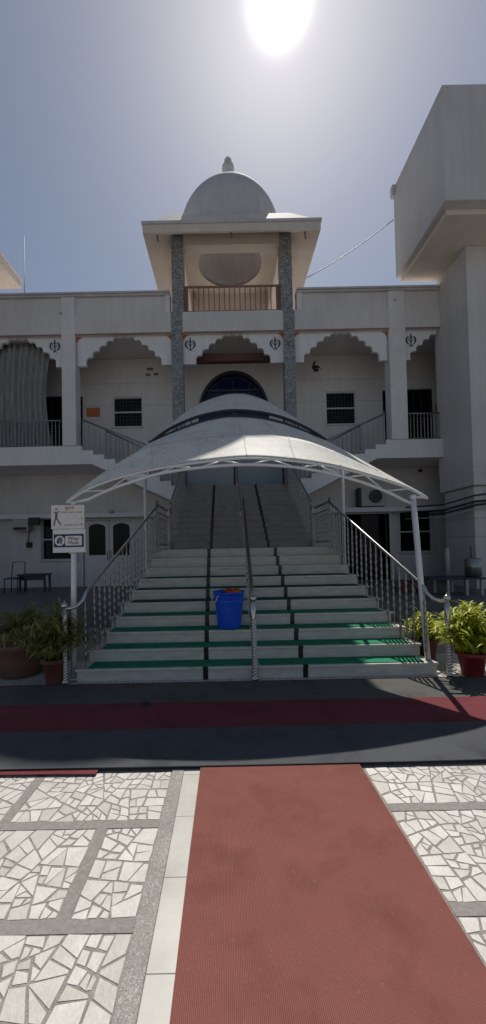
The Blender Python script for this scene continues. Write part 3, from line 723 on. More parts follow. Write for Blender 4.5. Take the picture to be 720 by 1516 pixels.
# windows with grilles (upper and ground)
def window(h, grille=True, tr=.05):
    x0, x1, z0, z1 = h
    f = MB().box(x0, x1, YB+.03, YB+.10, z0, z0+.035).box(x0, x1, YB+.03, YB+.10, z1-.03, z1).box(x0, x0+.03, YB+.03, YB+.10, z0+.035, z1-.03).box(x1-.03, x1, YB+.03, YB+.10, z0+.035, z1-.03)
    zm = (z0+z1)/2; f.box(x0+.03, x1-.03, YB+.02, YB+.09, zm-.022, zm+.022)
    w = f.build('window', 'frame', bd)
    MB().box(x0+.03, x1-.03, YB+.12, YB+.13, z0+.035, z1-.03).build('pane', 'glass', w)
    if grille:
        g = MB()
        n = 9
        for i in range(1, n): 
            x = x0+(x1-x0)*i/n; g.tube([(x, YB+.075, z0+.03), (x, YB+.075, z1-.03)], .0045, 6)
        for i in range(1, 8):
            z = z0+(z1-z0)*i/8; g.tube([(x0+.03, YB+.085, z), (x1-.03, YB+.085, z)], .0035, 6)
        g.build('grille', 'plinth', w)
    MB().box(x0-.05, x1+.05, YB-.07, YB-.0, z0-.05, z0-.002).build('sill', 'frame', w, bevel=.006)
    return w
for h in UW: window(h)
for h in GW: window(h, False)
# ground floor window surrounds
for h in GW:
    MB().box(h[0]-.06, h[0]-.0, YB-.045, YB+.0, h[2]-.0, h[3]+.05).box(h[1]+.0, h[1]+.06, YB-.045, YB+.0, h[2], h[3]+.05).box(h[0], h[1], YB-.045, YB, h[3]+.002, h[3]+.05).build('window_surround', 'frame', bd)
# upper doors: dark leaves
for h in UD:
    x0, x1, z0, z1 = h
    d = MB().box(x0, x0+.04, YB+.02, YB+.16, z0, z1).box(x1-.04, x1, YB+.02, YB+.16, z0, z1).box(x0+.04, x1-.04, YB+.02, YB+.16, z1-.05, z1).build('door', 'benchm', bd)
    MB().box(x0+.04, x1-.04, YB+.17, YB+.19, z0, z1-.05).build('pane', 'glass', d)
    if x1-x0 > .5:
        mb = MB()
        for k in (.33, .62): x = x0+(x1-x0)*k; mb.box(x-.02, x+.02, YB+.11, YB+.165, z0, z1-.05)
        mb.build('mullion', 'benchm', d)
# ground left: double door with two arched panes
x0, x1, z0, z1 = LD
d = thing  # noqa
LDo = MB(); pz0 = az(140,822,YB); pz1 = az(140,775,YB)
pans = [hole(131,156,775,822), hole(167,192,774,822)]
grid_wall(LDo, x0, x1, z0, z1, YB+.04, YB+.09, pans)
door = LDo.build('door', 'paint2', bd)
for h in pans:
    cx_ = (h[0]+h[1])/2
    MB().box(h[0], h[1], YB+.075, YB+.085, h[2], h[3]).build('pane', 'glass', door)
    w_ = h[1]-h[0]; zz = h[3]
    MB().xz([(h[0], zz+.003), (h[0], zz-.13), (h[0]+.10*w_, zz-.06), (h[0]+.3*w_, zz-.025), (h[0]+.5*w_, zz-.0)], YB+.036, YB+.07).xz([(h[1], zz+.003), (h[0]+.5*w_, zz), (h[1]-.3*w_, zz-.025), (h[1]-.10*w_, zz-.06), (h[1], zz-.13)], YB+.036, YB+.07).build('pane_head', 'paint2', door)
xm = (pans[0][1]+pans[1][0])/2
MB().box(xm-.006, xm+.006, YB+.032, YB+.04, z0, z1).build('door_gap', 'blackp', door)
for sx_ in (-.06, .06): MB().tube([(xm+sx_,YB+.045,1.25),(xm+sx_,YB+.0,1.25),(xm+sx_,YB-.0,1.55),(xm+sx_,YB+.045,1.55)], .012, 8).build('handle', 'steeld', door)
MB().box(x0-.07, x0, YB-.04, YB+.05, z0, z1+.05).box(x1, x1+.07, YB-.04, YB+.05, z0, z1+.05).box(x0, x1, YB-.04, YB+.05, z1, z1+.05).build('door_frame', 'paint2', door)
# ground right: open dark doorway with frame, glass leaf ajar
x0, x1, z0, z1 = RDr
door = MB().box(x0-.07, x0, YB-.05, YB+.2, z0, z1+.06).box(x1, x1+.07, YB-.05, YB+.2, z0, z1+.06).box(x0, x1, YB-.05, YB+.2, z1, z1+.06).build('door', 'paint2', bd)
MB().box(x1-.35, x1-.32, YB+.1, YB+.14, z0, z1).box(x0+.75, x0+.78, YB+.1, YB+.14, z0+.02, z1).build('door_stile', 'benchm', door)
MB().box(x0+.79, x1-.36, YB+.11, YB+.12, z0+.02, z1-.02).build('pane', 'glass', door)
MB().tube([(x1-.44,YB+.11,1.1),(x1-.44,YB+.05,1.1),(x1-.44,YB+.05,1.6),(x1-.44,YB+.11,1.6)], .012, 8).build('handle', 'steel', door)
# entrance glazing at stair head
x0, x1, z0, z1 = EN
door = MB().box(x0, x1, YB+.02, YB+.12, z1-.08, z1).box(x0, x0+.07, YB+.02, YB+.12, z0, z1-.08).box(x1-.07, x1, YB+.02, YB+.12, z0, z1-.08).box(CX-.03, CX+.03, YB+.02, YB+.12, z0, z1-.08).build('door', 'benchm', bd)
MB().box(x0+.07, CX-.03, YB+.05, YB+.09, z0, z1-.08).build('door_leaf', 'entryg', door); MB().box(CX+.03, x1-.07, YB+.05, YB+.09, z0, z1-.08).build('door_leaf', 'entry', door)
# fan window: round-headed opening filled by an arched panel
mb = MB(); n = 40; x0, x1, z0, z1 = FANH; rz = fz1-6.2
zc_ = 6.2
cur = [(fcx-frad*math.cos(math.pi*i/n), zc_+rz*math.sin(math.pi*i/n)) for i in range(n+1)]
for (xa, za), (xb, zb_) in zip(cur, cur[1:]): mb.xz([(xa, za), (xb, zb_), (xb, z1), (xa, z1)], YB+.002, YB+.24)
mb.box(x0, fcx-frad, YB+.002, YB+.24, z0, z1).box(fcx+frad, x1, YB+.002, YB+.24, z0, z1)
mb.build('arch_surround', 'paint', bd)
fw = MB()
for r0, r1, ya in ((1.0, .93, YB-.06), (.90, .87, YB+.06)):
    for i in range(n):
        a, c = math.pi*i/n, math.pi*(i+1)/n
        f = lambda r, t: (fcx-frad*r*math.cos(t), zc_+rz*r*math.sin(t))
        fw.xz([f(r0,a), f(r0,c), f(r1,c), f(r1,a)], ya, ya+.08)
for k in (-.45, 0, .45): fw.box(fcx+frad*k-.02, fcx+frad*k+.02, YB+.06, YB+.1, z0, zc_+rz*.9*math.sqrt(1-(k/.9)**2))
fw.box(fcx-frad*.8, fcx+frad*.8, YB+.062, YB+.098, zc_+rz*.55, zc_+rz*.60)
w = fw.build('fan_window', 'benchm', bd)
MB().box(x0+.02, x1-.02, YB+.12, YB+.14, z0, z1).build('pane', 'blueglass', w)
# spouts under the parapet
for u, v in ((91, 465), (584, 445)):
    p = at(u, v, YF-.05); MB().tube([(p.x,YF-.05,p.z),(p.x,YF-.18,p.z-.02)], .02, 8).build('rain_spout', 'acw', bd)

# rooftop kiosk (part of the building)
def kiosk(x0, x1, yf, dep, zfl, zbeam, zch, ztop, ovf, drop, parent, R_, domec, pil=.36, mosaic='mosaic', rail=True, zceil=None, domeh=1.4):
    y1 = yf+dep; zceil = zceil or zbeam+.9
    k = MB()
    # ring beam
    t = .33
    k.box(x0, x1, yf, yf+t, zbeam, zceil).box(x0, x1, y1-t, y1, zbeam, zceil).box(x0, x0+t, yf+t, y1-t, zbeam, zceil).box(x1-t, x1, yf+t, y1-t, zbeam, zceil)
    kk = k.build('kiosk', 'cream', parent)
    # ceiling with round opening
    n = 48; cx, cy, rc = (x0+x1)/2, (yf+y1)/2, 1.02*R_/1.6
    mb = MB(); ring = [(cx+rc*math.cos(2*math.pi*i/n), cy+rc*math.sin(2*math.pi*i/n)) for i in range(n)]
    hw_, hd = (x1-x0)/2-t+.05, dep/2-t+.05
    outer = []
    for i in range(n):
        a = 2*math.pi*i/n; c, s = math.cos(a), math.sin(a); q = min(hw_/abs(c) if abs(c) > 1e-6 else 1e9, hd/abs(s) if abs(s) > 1e-6 else 1e9)
        outer.append((cx+q*c, cy+q*s))
    for i in range(n):
        j = (i+1)%n; mb.xy([ring[i], ring[j], outer[j], outer[i]], zceil-.10, zceil-.004)
    mb.build('ceiling', 'cream', kk)
    # dome outer and inner
    prof = []
    for i in range(25):
        a0_ = 0 if domec > zceil else math.asin(min(.9,(zceil+.04-domec)/domeh)); a = a0_+(math.pi/2-a0_)*i/24; prof.append((max(.004, R_*math.cos(a)), domec+domeh*math.sin(a)))
    d = MB().lathe([(R_*.985, zceil-.05), (R_*.985, zceil+.02), (R_*1.0, max(domec, zceil+.04))]+prof[1:], (cx, cy, 0), 64, caps=False)
    d.build('dome', 'dome', kk)
    ip = [(rc, zceil-.101), (rc, zceil+.25)]+[(max(.004, rc*math.cos(math.pi/2*i/14)), zceil+.25+rc*.8*math.sin(math.pi/2*i/14)) for i in range(1, 15)]
    MB().lathe(ip, (cx, cy, 0), 48, caps=False).build('dome_inside', 'dome', kk)
    zt_ = domec+domeh
    fp = [(.30,-.06),(.34,.03),(.20,.09),(.12,.16),(.10,.40),(.15,.52),(.10,.62),(.09,.70),(.16,.75),(.20,.82),(.19,.90),(.13,.96),(.07,1.00),(.07,1.02),(.115,1.06),(.12,1.10),(.09,1.15),(.035,1.19),(.02,1.24),(.005,1.27)]
    MB().lathe([(r*R_/1.6, zt_-.02+z*R_/1.6) for r, z in fp], (cx, cy, 0), 20).build('finial', 'dome', kk)
    # sloping chajja, four hipped slabs as one ring
    a0 = [(x0, yf), (x1, yf), (x1, y1), (x0, y1)]
    sx, sy = drop[0], drop[1]
    a1 = [(x0-sx, yf-sy), (x1+sx, yf-sy), (x1+sx, y1+sy), (x0-sx, y1+sy)]
    vs = [(x, y, zch) for x, y in a0]+[(x, y, ovf) for x, y in a1]+[(x, y, ovf+.27) for x, y in a1]+[(x, y, ztop) for x, y in a0]
    fs = []
    for i in range(4):
        j = (i+1)%4; fs += [(i,j,4+j,4+i), (4+i,4+j,8+j,8+i), (8+i,8+j,12+j,12+i)]
    MB().add(vs, fs).build('chajja', 'cream', kk)
    ex0, ey0, ex1, ey1 = a1[0][0]-.03, a1[0][1]-.03, a1[2][0]+.03, a1[2][1]+.03
    outr = [(ex0,ey0),(ex1,ey0),(ex1,ey1),(ex0,ey1)]; inr = [(ex0+.15,ey0+.15),(ex1-.15,ey0+.15),(ex1-.15,ey1-.15),(ex0+.15,ey1-.15)]
    vs = [(x,y,z) for z in (ovf+.235, ovf+.32) for x, y in outr+inr]; fs = []
    for i in range(4):
        j = (i+1)%4; fs += [(i,j,4+j,4+i),(8+i,12+i,12+j,8+j),(i,8+i,8+j,j),(4+i,4+j,12+j,12+i)]
    MB().add(vs, fs).build('roof_edge', 'dome', kk)
    # low curved crest on the front edge
    cr_ = [(cx-.75+1.5*i/20, ovf+.32+.14*math.sin(math.pi*i/20)) for i in range(21)]
    MB().xz(cr_[::-1], yf-sy+.02, yf-sy+.12).build('crest', 'dome', kk)
    # pillars
    for (px_, py_) in ((x0, yf), (x1-pil, yf), (x0, y1-pil), (x1-pil, y1-pil)):
        MB().box(px_, px_+pil, py_-.06 if py_ == yf else py_, py_+pil, zfl, zbeam+.32 if py_ == yf else zbeam).build('mosaic_pillar', mosaic, kk, bevel=.01)
    # hooks under the chajja
    for hx, hy in ((x0-.5*sx, yf-.3), (x1+.5*sx, yf-.3), (cx, yf-.35), (x0-.5*sx, y1-.5), (x1+.5*sx, y1-.5)):
        zz = zch-.3; MB().tube([(hx,hy,zz+.12),(hx,hy,zz-.12),(hx+.04,hy,zz-.18)], .022, 6).build('ceiling_hook', 'steeld', kk)
    for hx in (x0+.45, x1-.45):
        for hy in (yf+.9, y1-.5): MB().tube([(hx,hy,zceil-.1),(hx,hy,zceil-.36),(hx+.04,hy,zceil-.40)], .02, 6).build('ceiling_hook', 'steeld', kk)
    MB().tube([(cx,cy,zceil+1.2),(cx,cy,zceil+.45)], .015, 6).build('ceiling_hook', 'steeld', kk)
    return kk
KX0, KX1 = ax(254.5,400,YF), ax(432,395,YF)
ZFL = az(335, 463, YF)
ZKB = az(340, 362, YF)
ZCH = az(340, 346, YF)
ZF = az(340, 342, YF-.72)
kk = kiosk(KX0, KX1, YF, 3.65, ZFL, ZKB, ZCH, ZCH+.62, ZF, (.72,.72), bd, 1.76, (az(338,254,12.825)-EYE)-1.76*math.sqrt(1+((az(338,254,12.825)-EYE)/12.825)**2)+EYE, domeh=1.76)
# kiosk balustrade
kr = MB(); yk = YF+.12
x0, x1 = KX0+.34, KX1-.34
zr1 = az(345, 423, yk); zr0 = az(345, 461, yk)
kr.box(x0, x1, yk-.02, yk+.02, zr1-.05, zr1).box(x0, x1, yk-.015, yk+.015, zr0-.0, zr0+.03)
kr.box(x0, x0+.14, yk-.03, yk+.03, zr0, zr1-.05).box(x1-.14, x1, yk-.03, yk+.03, zr0, zr1-.05)
n = 17
for i in range(1, n): x = x0+.14+(x1-x0-.28)*i/n; kr.box(x-.016, x+.016, yk-.01, yk+.01, zr0+.03, zr1-.05)
kr.build('balustrade', 'rust', kk)
MB().box(KX0-.02, KX1+.1, YF+.25, YF+3.7, ZR+.35, ZFL-.01).build('kiosk_floor', 'cream', kk)

# balcony railings
def balcony_rail(xa, xb, label, y=YF+.10):
    r = thing('balcony_railing', label, 'railing', ((xa+xb)/2, y, ZB1), 'balcony railings')
    n = int((xb-xa)/.115)
    balusters(r, [(xa+.05+(xb-xa-.1)*i/n, y, ZB1, ZB1+.80) for i in range(n+1)])
    handrail(r, [(xa, y, ZB1+.82), (xb, y, ZB1+.82)], .022); handrail(r, [(xa, y, ZB1+.06), (xb, y, ZB1+.06)], .012, name='bottom_rail')
balcony_rail(-7.9, cwL[0], 'dark balcony railing under the curtained arch at left')
balcony_rail(cwR[1], BX-.02, 'dark balcony railing in front of the doorway beside the tower')
def side_rail(sgn, xa, xe, y, label):
    r = thing('side_stair_railing', label, 'railing', (xa, y, ZB1), 'side stair railings')
    run = (xe-xa)/NS; rise = (ZB1-ZE)/NS
    pts = []
    for i in range(NS*2+1):
        x = xa+run*(i*.5+.1)
        if (x-xe)*sgn*-1 > 0 and i > 0 and abs(x-xa) > abs(xe-xa): break
        k = min(NS, int(abs(x-xa)/abs(run))+1); base = ZB1-rise*k
        pts.append((x, y, base, ZB1+.80-abs(x-xa)/abs(run)*rise))
    balusters(r, pts)
    handrail(r, [(xa-(.12 if sgn < 0 else -.12)*0, y, ZB1+.82), (xe, y, ZE+.82)], .024)
    newel(r, xa+run*.05, y, ZB1, .98, .02, m='steeld'); newel(r, xe-run*.1, y, ZE, .98, .02, m='steeld')
side_rail(-1, XBL, CX-1.66, YF+.08, 'dark railing down the left side stair, on its near edge')
side_rail(1, XBR, CX+1.66, YF+.08, 'dark railing down the right side stair, on its near edge')
side_rail(-1, XBL+.35, CX-1.66, YB-.35, 'dark railing down the left side stair, on the edge nearer the wall')
side_rail(1, XBR-.35, CX+1.66, YB-.35, 'dark railing down the right side stair, on the edge nearer the wall')
# small fittings on the verandah wall
def plaque(u0, u1, v0, v1, label):
    Y = YB-.03; MB().box(ax(u0,v0,Y), ax(u1,v0,Y), Y-.015, Y+.008, az(u0,v1,Y), az(u0,v0,Y)).build('notice_plaque', 'orange', label=label, cat='sign', group='orange plaques on the verandah wall', bevel=.004)
plaque(128.5, 148, 604, 617, 'orange plaque on the wall left of the barred window')
plaque(644.5, 656, 598, 609, 'orange plaque on the wall between doorway and tower')
p = at(467, 544, 11.9)
mb = MB(); mb.tube([(p.x-.06,11.9,p.z+.13),(p.x-.05,11.9,p.z+.02),(p.x+.02,11.9,p.z-.08),(p.x+.12,11.9,p.z-.12)], [.02,.065,.075,.01], 10)
mb.tube([(p.x-.06,11.9,p.z+.10),(p.x-.02,11.88,p.z+.17),(p.x+.03,11.88,p.z+.19)],[.035,.035,.008],8)
mb.tube([(p.x-.01,11.85,p.z),(p.x+.10,11.83,p.z-.02),(p.x+.17,11.83,p.z-.10)],[.05,.03,.004],8)
mb.build('bird', 'blackp', label='black bird gliding under the right hand arch', cat='bird')
for i, (u, v, w_) in enumerate(((222,546,.10), (219,554.5,.07), (231,553.5,.07))):
    p = at(u, v, YB-.06); MB().box(p.x-w_, p.x+w_, YB-.08, YB-.0, p.z-.035, p.z+.03).build('junction_box', 'plinth', label=('widest grey box fixed high on the wall left of the left mosaic pillar','small grey box fixed below and left of the widest box','small grey box fixed nearest the left mosaic pillar')[i], cat='junction box', group='boxes high on the verandah wall', bevel=.01)
# curtain under the left arch
rows = []
xa, xb = ax(-20,560,YF+.3), ax(76,560,YF+.3)
for j in range(14):
    t = j/13; z = ZR-.02-(ZR-.02-ZB1-.02)*t; xr_ = xb-(.16*math.sin(math.pi*t)**1.5)
    rows.append([Vector((xa+(xr_-xa)*i/90, YF+.32+.05*math.sin(i*.75+.4*math.sin(t*3))+.02*math.sin(i*.31), z)) for i in range(91)])
MB().grid(rows).build('curtain', 'curtain', label='grey pleated curtain hanging behind the leftmost arch', cat='curtain', solid=.006)

# ------------------------------------------------------------------ TOWER (right)
tw = thing('stair_tower', 'tall plain grey-white tower block overhanging at the right', 'building', (7.5, 10, 0))
TX0 = ax(586,380,11.02); TYF = TX0/ax(657,210,1)
ztop = az(652,125,TYF); zbt = az(663,296,TYF)
MB().box(TX0, 10.5, TYF, 11.05, zbt, ztop).build('upper_block', 'tower', tw, bevel=.02)
MB().box(TX0+.16, 10.4, TYF+.25, 11.02, zbt-.13, zbt-.002).build('soffit', 'cream', tw)
MB().box(TX0-.10, 10.45, 10.90, 11.06, ztop-.34, ztop-.004).build('cornice', 'tower', tw, bevel=.02)
bx = ax(653.5,560,10.98); 
MB().box(bx, 10.5, 9.7, 11.25, 3.62, zbt-.135).build('tower_wall', 'tower', tw, bevel=.01)
MB().box(bx-.02, 10.5, 9.66, 11.2, 3.12, 3.62-.004).build('band', 'tower', tw, bevel=.02)
MB().yz([(9.66, 3.30), (9.2, 3.45), (9.2, 3.52), (9.66, 3.50)], bx+.5, 10.5).build('sunshade', 'tower', tw)
mb = MB()
zz = [0, az(690,795,9.9), az(690,768,9.9), 3.115]
for a, c in zip(zz, zz[1:]): mb.box(bx+.06, 10.5, 9.8, 11.1, a+.01, c-.01)
mb.box(bx+.08, 10.5, 9.82, 11.09, 0, 3.11)
mb.build('lower_wall', 'tower', tw, bevel=.006)
MB().tube([(bx+2.0, 8.9, zbt-.13), (bx+2.0, 8.9, zbt-.3), (bx+1.97,8.9,zbt-.34)], .02, 8).build('soffit_hook', 'steeld', tw)
# cables strapped along the tower
for i, (dz, sag, rr) in enumerate(((0, .05, .022), (-.16, .09, .03), (-.26, .05, .026), (-.36, .1, .018))):
    z = az(668, 733, 9.7)+dz
    pts = [(bx-.9, 11.6, z-.12), (bx-.3, 10.6, z-.16), (bx+.03, 9.72, z-.02)]+[(bx+.03+.3*k, 9.72, z+.07*k/2-sag*math.sin(k*.9)*.5) for k in range(1, 9)]
    MB().tube(pts, rr, 8).build('cable', 'blackp' if i != 3 else 'acw', label=('topmost thin black cable strapped along the tower wall','thick black cable sagging just below the topmost cable','black cable running third from top on the tower wall','pale pipe running below the black cables on the tower')[i], cat='cable', group='cables along the tower wall')
# wire from tower to kiosk roof, antenna
w0, w1 = at(583, 325, 11.4), Vector((KX1+.65, 12.6, ZF+.1)); w1 = at(455, 411, 12.4)
MB().tube([w0.lerp(w1, t)+Vector((0,0,-.10*math.sin(math.pi*t))) for t in [i/12 for i in range(13)]], .012, 6).build('overhead_wire', 'blackp', label='thin wire strung from the tower to the kiosk roof', cat='wire')
p = at(36, 350, 14.5); MB().tube([(p.x, 14.5, 8.3), (p.x, 14.5, p.z)], [.016,.010], 8).tube([(p.x-.1,14.5,8.3),(p.x+.1,14.5,8.3)], .05, 6).build('antenna_mast', 'blackp', label='thin dark antenna mast on the roof at far left', cat='antenna')
# second rooftop kiosk on its own wing, at the far left edge
lw = thing('side_wing', 'cream kiosk roof corner showing above the parapet at far left', 'building', (-9.2, 10.5, 0))
MB().box(-11.6, XL-.05, 8.7, 14, 0, 9.1).build('wing_wall', 'paint', lw)
kiosk(-10.5, -7.55, 8.9, 2.95, 9.1, 10.6, 10.9, 11.5, az(38,419,12.2), (.62,.62), lw, 1.25, 11.6)
o = MB().box(-10.6, -7.4, 8.8, 12.0, 8.9, 9.1).build('kiosk_floor', 'cream', lw)

# ------------------------------------------------------------------ CANOPY
cn = thing('tensile_canopy', 'white tensile fabric canopy on steel arches over the staircase', 'canopy', (CX, 4.6, 0))
def curve_px(us, vs, yfun, n=48):
    """smooth curve through measured points, resampled"""
    P = [at(u, v, yfun(u)) for u, v in zip(us, vs)]
    L = [0]
    for a, c in zip(P, P[1:]): L.append(L[-1]+(c-a).length)
    out = []
    for i in range(n+1):
        t = L[-1]*i/n; k = max(j for j in range(len(L)) if L[j] <= t+1e-9); k = min(k, len(P)-2)
        f = (t-L[k])/(L[k+1]-L[k]); p0 = P[max(k-1,0)]; p1 = P[k]; p2 = P[k+1]; p3 = P[min(k+2,len(P)-1)]
        out.append(.5*((2*p1)+(p2-p0)*f+(2*p0-5*p1+4*p2-p3)*f*f+(3*p1-p0-3*p2+p3)*f**3))
    return out
def bow(yc, ye, uc=366, hwid=266, pw=2): return lambda u: yc+(ye-yc)*min(1, abs((u-uc)/hwid))**pw
uF = [99,120,140,180,240,300,370,440,500,560,605,633]
vF = [742,728,718,704,690.5,682,676,681,690,706,721,736]
CF = curve_px(uF, vF, bow(4.42, 4.57))
uS = [99,120,150,191,227,299,371,419,458,497,536,575,606,633]
vS = [741,724,702,676,660,648,642.5,646,654,669,687,705,720,735]
CS = curve_px(uS, vS, bow(5.35, 4.60, pw=1.15))
uG = [221,250,285,315,345,380,410,438,465,483]
vG = [656,643.5,630,621,617,619,625,634,645,652]
CG = curve_px(uG, vG, bow(6.4, 6.5, 350, 133))
vC1 = [655,634,618,610,606,608,614,624,638,650]
C1 = curve_px(uG, vC1, bow(6.42, 6.48, 350, 133))
C2 = curve_px([238,262,290,327,350,371,402,438,464], [640,620,600,586,583,585,597,619,638], bow(8.6, 8.4, 350, 115))
def loft(A, B, k, name, sag=0.0, endc=0.0):
    rows = []
    for j in range(k+1):
        t = j/k
        rows.append([a.lerp(b_, t)+Vector((0,0,-sag*math.sin(math.pi*t)*math.sin(math.pi*i/(len(A)-1)))) for i, (a, b_) in enumerate(zip(A, B))])
    return MB().grid(rows).build(name, 'fabric', cn, solid=.006)
def seams(o, A, B, k, sag):
    for i in range(6, 44, 6):
        pts = [A[i].lerp(B[i], j/k)+Vector((0,0,.006-sag*math.sin(math.pi*j/k)*math.sin(math.pi*i/(len(A)-1)))) for j in range(k+1)]
        MB().tube(pts, .006, 6).build('seam', 'fabric', o)
for A_, B_, k_, nm_, sg_ in ((CF, CS, 10, 'front_fabric', .02), (CS, CG, 14, 'middle_fabric', .05), (C1, C2, 12, 'upper_fabric', .06)):
    seams(loft(A_, B_, k_, nm_, sg_), A_, B_, k_, sg_)
lift = lambda P, d: [p+Vector(d) for p in P]
MB().tube(lift(CF, (0,.0,-.02)), .015, 8).build('arch_tube', 'whitemetal', cn)
LW = curve_px([124,160,200,240,300,360,420,458,497,536,575,606], [743,726,712,700.5,692,688,690,695,703,714,729,745], bow(4.42, 4.55))
LW[0] = Vector((-1.90, 4.57, LW[0].z)); LW[-1] = Vector((2.34, 4.57, LW[-1].z))
o = MB().tube(LW, .020, 8).build('lower_arch_tube', 'whitemetal', cn)
n = len(CF)-1
def near(P, x): return min(P, key=lambda p: abs(p.x-x))
idx = list(range(3, n-2, 3)); dn = Vector((0, 0, -.03))
for q, i in enumerate(idx[:-1]):
    pts = [CF[i]+dn, near(LW, CF[idx[q+1]].x)] if q % 2 == 0 else [near(LW, CF[i].x), CF[idx[q+1]]+dn]
    MB().tube(pts, .009, 6).build('arch_brace', 'whitemetal', cn)
MB().tube(lift(CG, (0,0,.01)), .028, 8).build('arch_tube', 'benchm', cn)
MB().tube(lift(C1, (0,0,-.02)), .028, 8).build('arch_tube', 'benchm', cn)
for i in range(4, len(CG)-4, 4): MB().tube([CG[i], C1[i]], .012, 6).build('arch_brace', 'benchm', cn)
MB().tube(lift(C2, (0,0,-.02)), .022, 8).build('arch_tube', 'steeld', cn)
MB().tube(lift(CS, (0,0,-.025)), .018, 8).build('ridge_tube', 'whitemetal', cn)
# posts
for x, xt, zt_ in ((-1.93, -1.90, 2.2), (2.49, 2.355, 2.2)):
    p = MB().tube([(x, 4.57, .0 if x < 0 else .0), (xt, 4.57, zt_)], .034, 14).build('post', 'whitemetal', cn)
    MB().box(x-.09, x+.09, 4.48, 4.66, .012, .026).build('base_plate', 'whitemetal', p)
    e = CF[0] if x < 0 else CF[-1]
    MB().tube([(xt, 4.57, zt_-.015), (e.x, e.y, e.z-.01)], .014, 8).tube([(xt, 4.57, zt_-.05),(xt, 4.57, zt_+.01)], .040, 12).build('bracket', 'whitemetal', p)
for s in (-1, 1):
    x = CX+s*1.79; e = CG[0] if s < 0 else CG[-1]
    p = MB().tube([(x, 6.6, 0), (x, 6.6, e.z-.22)], .032, 12).tube([(x, 6.6, e.z-.24), tuple(e-Vector((0,0,.04)))], .014, 8).build('post', 'whitemetal', cn)
    e2 = C2[0] if s < 0 else C2[-1]; wallp = Vector((e2.x+s*.15, YF-.1, e2.z+.3))
    MB().tube([tuple(e2), (e2.x+s*.3, YF-.0, e2.z+.1)], .02, 8).build('wall_tie', 'steeld', cn)
MB().tube([tuple(C2[24]), (C2[24].x, YB, C2[24].z+.5)], .02, 8).build('wall_tie', 'steeld', cn)

# ------------------------------------------------------------------ SIGNS on the left canopy post
sy = 4.51
def rect(u0, u1, v0, v1, Y): 
    um, vm = (u0+u1)/2, (v0+v1)/2
    return ax(u0,vm,Y), ax(u1,vm,Y), az(um,v1,Y), az(um,v0,Y)
x0, x1, z0, z1 = rect(76.5, 125.5, 748, 783, sy)
nb = thing('notice_board', 'off-white notice board with red heading and small figure, above the mask sign', 'sign', ((x0+x1)/2, sy, z0), 'signs on the left canopy post')
MB().box(x0, x1, sy-.012, sy+.012, z0, z1).build('board', 'signw', nb, bevel=.003)
W, H = x1-x0, z1-z0; Yt = sy-.0135
text_mesh('heading', 'सूचना', .055, 'inkred', nb, (x0+W*.56, Yt, z1-H*.13))
def scribble(xa, xb, z, h, m, seed, parent):
    rnd = random.Random(seed); mb = MB(); x = xa
    while x < xb:
        w_ = min(rnd.uniform(.022, .06), xb-x)
        mb.box(x, x+w_, Yt-.001, Yt, z+h*.42, z+h*.50)
        q = x+.003
        while q < x+w_-.004:
            mb.box(q, q+.003, Yt-.0012, Yt, z-h*rnd.uniform(.2,.5), z+h*.41)
            if rnd.random() < .6: mb.box(q+.003, q+.009, Yt-.0012, Yt, z-h*.02, z+h*.09)
            q += .010
        x += w_+.010
    mb.build('line_of_script', m, parent)
scribble(x0+W*.30, x0+W*.50, z1-H*.31, .020, 'ink', 1, nb); scribble(x0+W*.53, x0+W*.68, z1-H*.31, .022, 'inkred', 2, nb); scribble(x0+W*.72, x0+W*.95, z1-H*.31, .018, 'ink', 3, nb)
scribble(x0+W*.40, x0+W*.62, z0+H*.15, .022, 'inkred', 4, nb); scribble(x0+W*.66, x0+W*.84, z0+H*.15, .018, 'ink', 5, nb); scribble(x0+W*.88, x0+W*.95, z0+H*.17, .024, 'ink', 6, nb); scribble(x0+W*.90, x0+W*.96, z0+H*.42, .02, 'ink', 7, nb)
fg = MB(); q = lambda a, b_: (x0+W*a, z0+H*b_)
def stroke(pts, w_):
    for (a, b_), (c, d_) in zip(pts, pts[1:]):
        fg.tube([(x0+W*a, Yt, z0+H*b_), (x0+W*c, Yt, z0+H*d_)], w_, 6)
# grey walking figure print: a flat figure
stroke([(.15,.86),(.17,.80)], .012); stroke([(.16,.72),(.16,.55),(.15,.45)], .014); stroke([(.06,.72),(.16,.68),(.26,.74)], .006)
stroke([(.15,.45),(.10,.30),(.09,.13)], .008); stroke([(.16,.45),(.24,.30),(.30,.16)], .008)
for v in fg.v: v.y = Yt-.0015+(v.y-Yt)*.04
fg.build('figure_print', 'ink', nb)
x0, x1, z0, z1 = rect(79, 127, 783.5, 818, sy)
ms = thing('mask_sign', 'white board with a navy panel asking to wear a mask, below the notice board', 'sign', ((x0+x1)/2, sy, z0), 'signs on the left canopy post')
W, H = x1-x0, z1-z0
MB().box(x0, x1, sy-.010, sy+.010, z0, z1).build('board', 'whitemetal', ms, bevel=.002)
MB().box(x0+W*.035, x1-W*.045, sy-.014, sy-.0105, z0+H*.23, z0+H*.79).build('navy_panel', 'navy', ms)
zc = z0+H*.51
n = 32; cxx = x0+W*.215; rr = H*.215
MB().xz([(cxx+rr*math.cos(2*math.pi*i/n), zc+rr*math.sin(2*math.pi*i/n)) for i in range(n)], sy-.0155, sy-.0142).build('round_symbol', 'signw', ms)
def rrect(a, b_, c, d_, r_):
    out = []
    for (ox, oz, s0) in ((b_-r_, d_-r_, 0), (a+r_, d_-r_, 90), (a+r_, c+r_, 180), (b_-r_, c+r_, 270)):
        out += [(ox+r_*math.cos(R(s0+k*15)), oz+r_*math.sin(R(s0+k*15))) for k in range(7)]
    return out
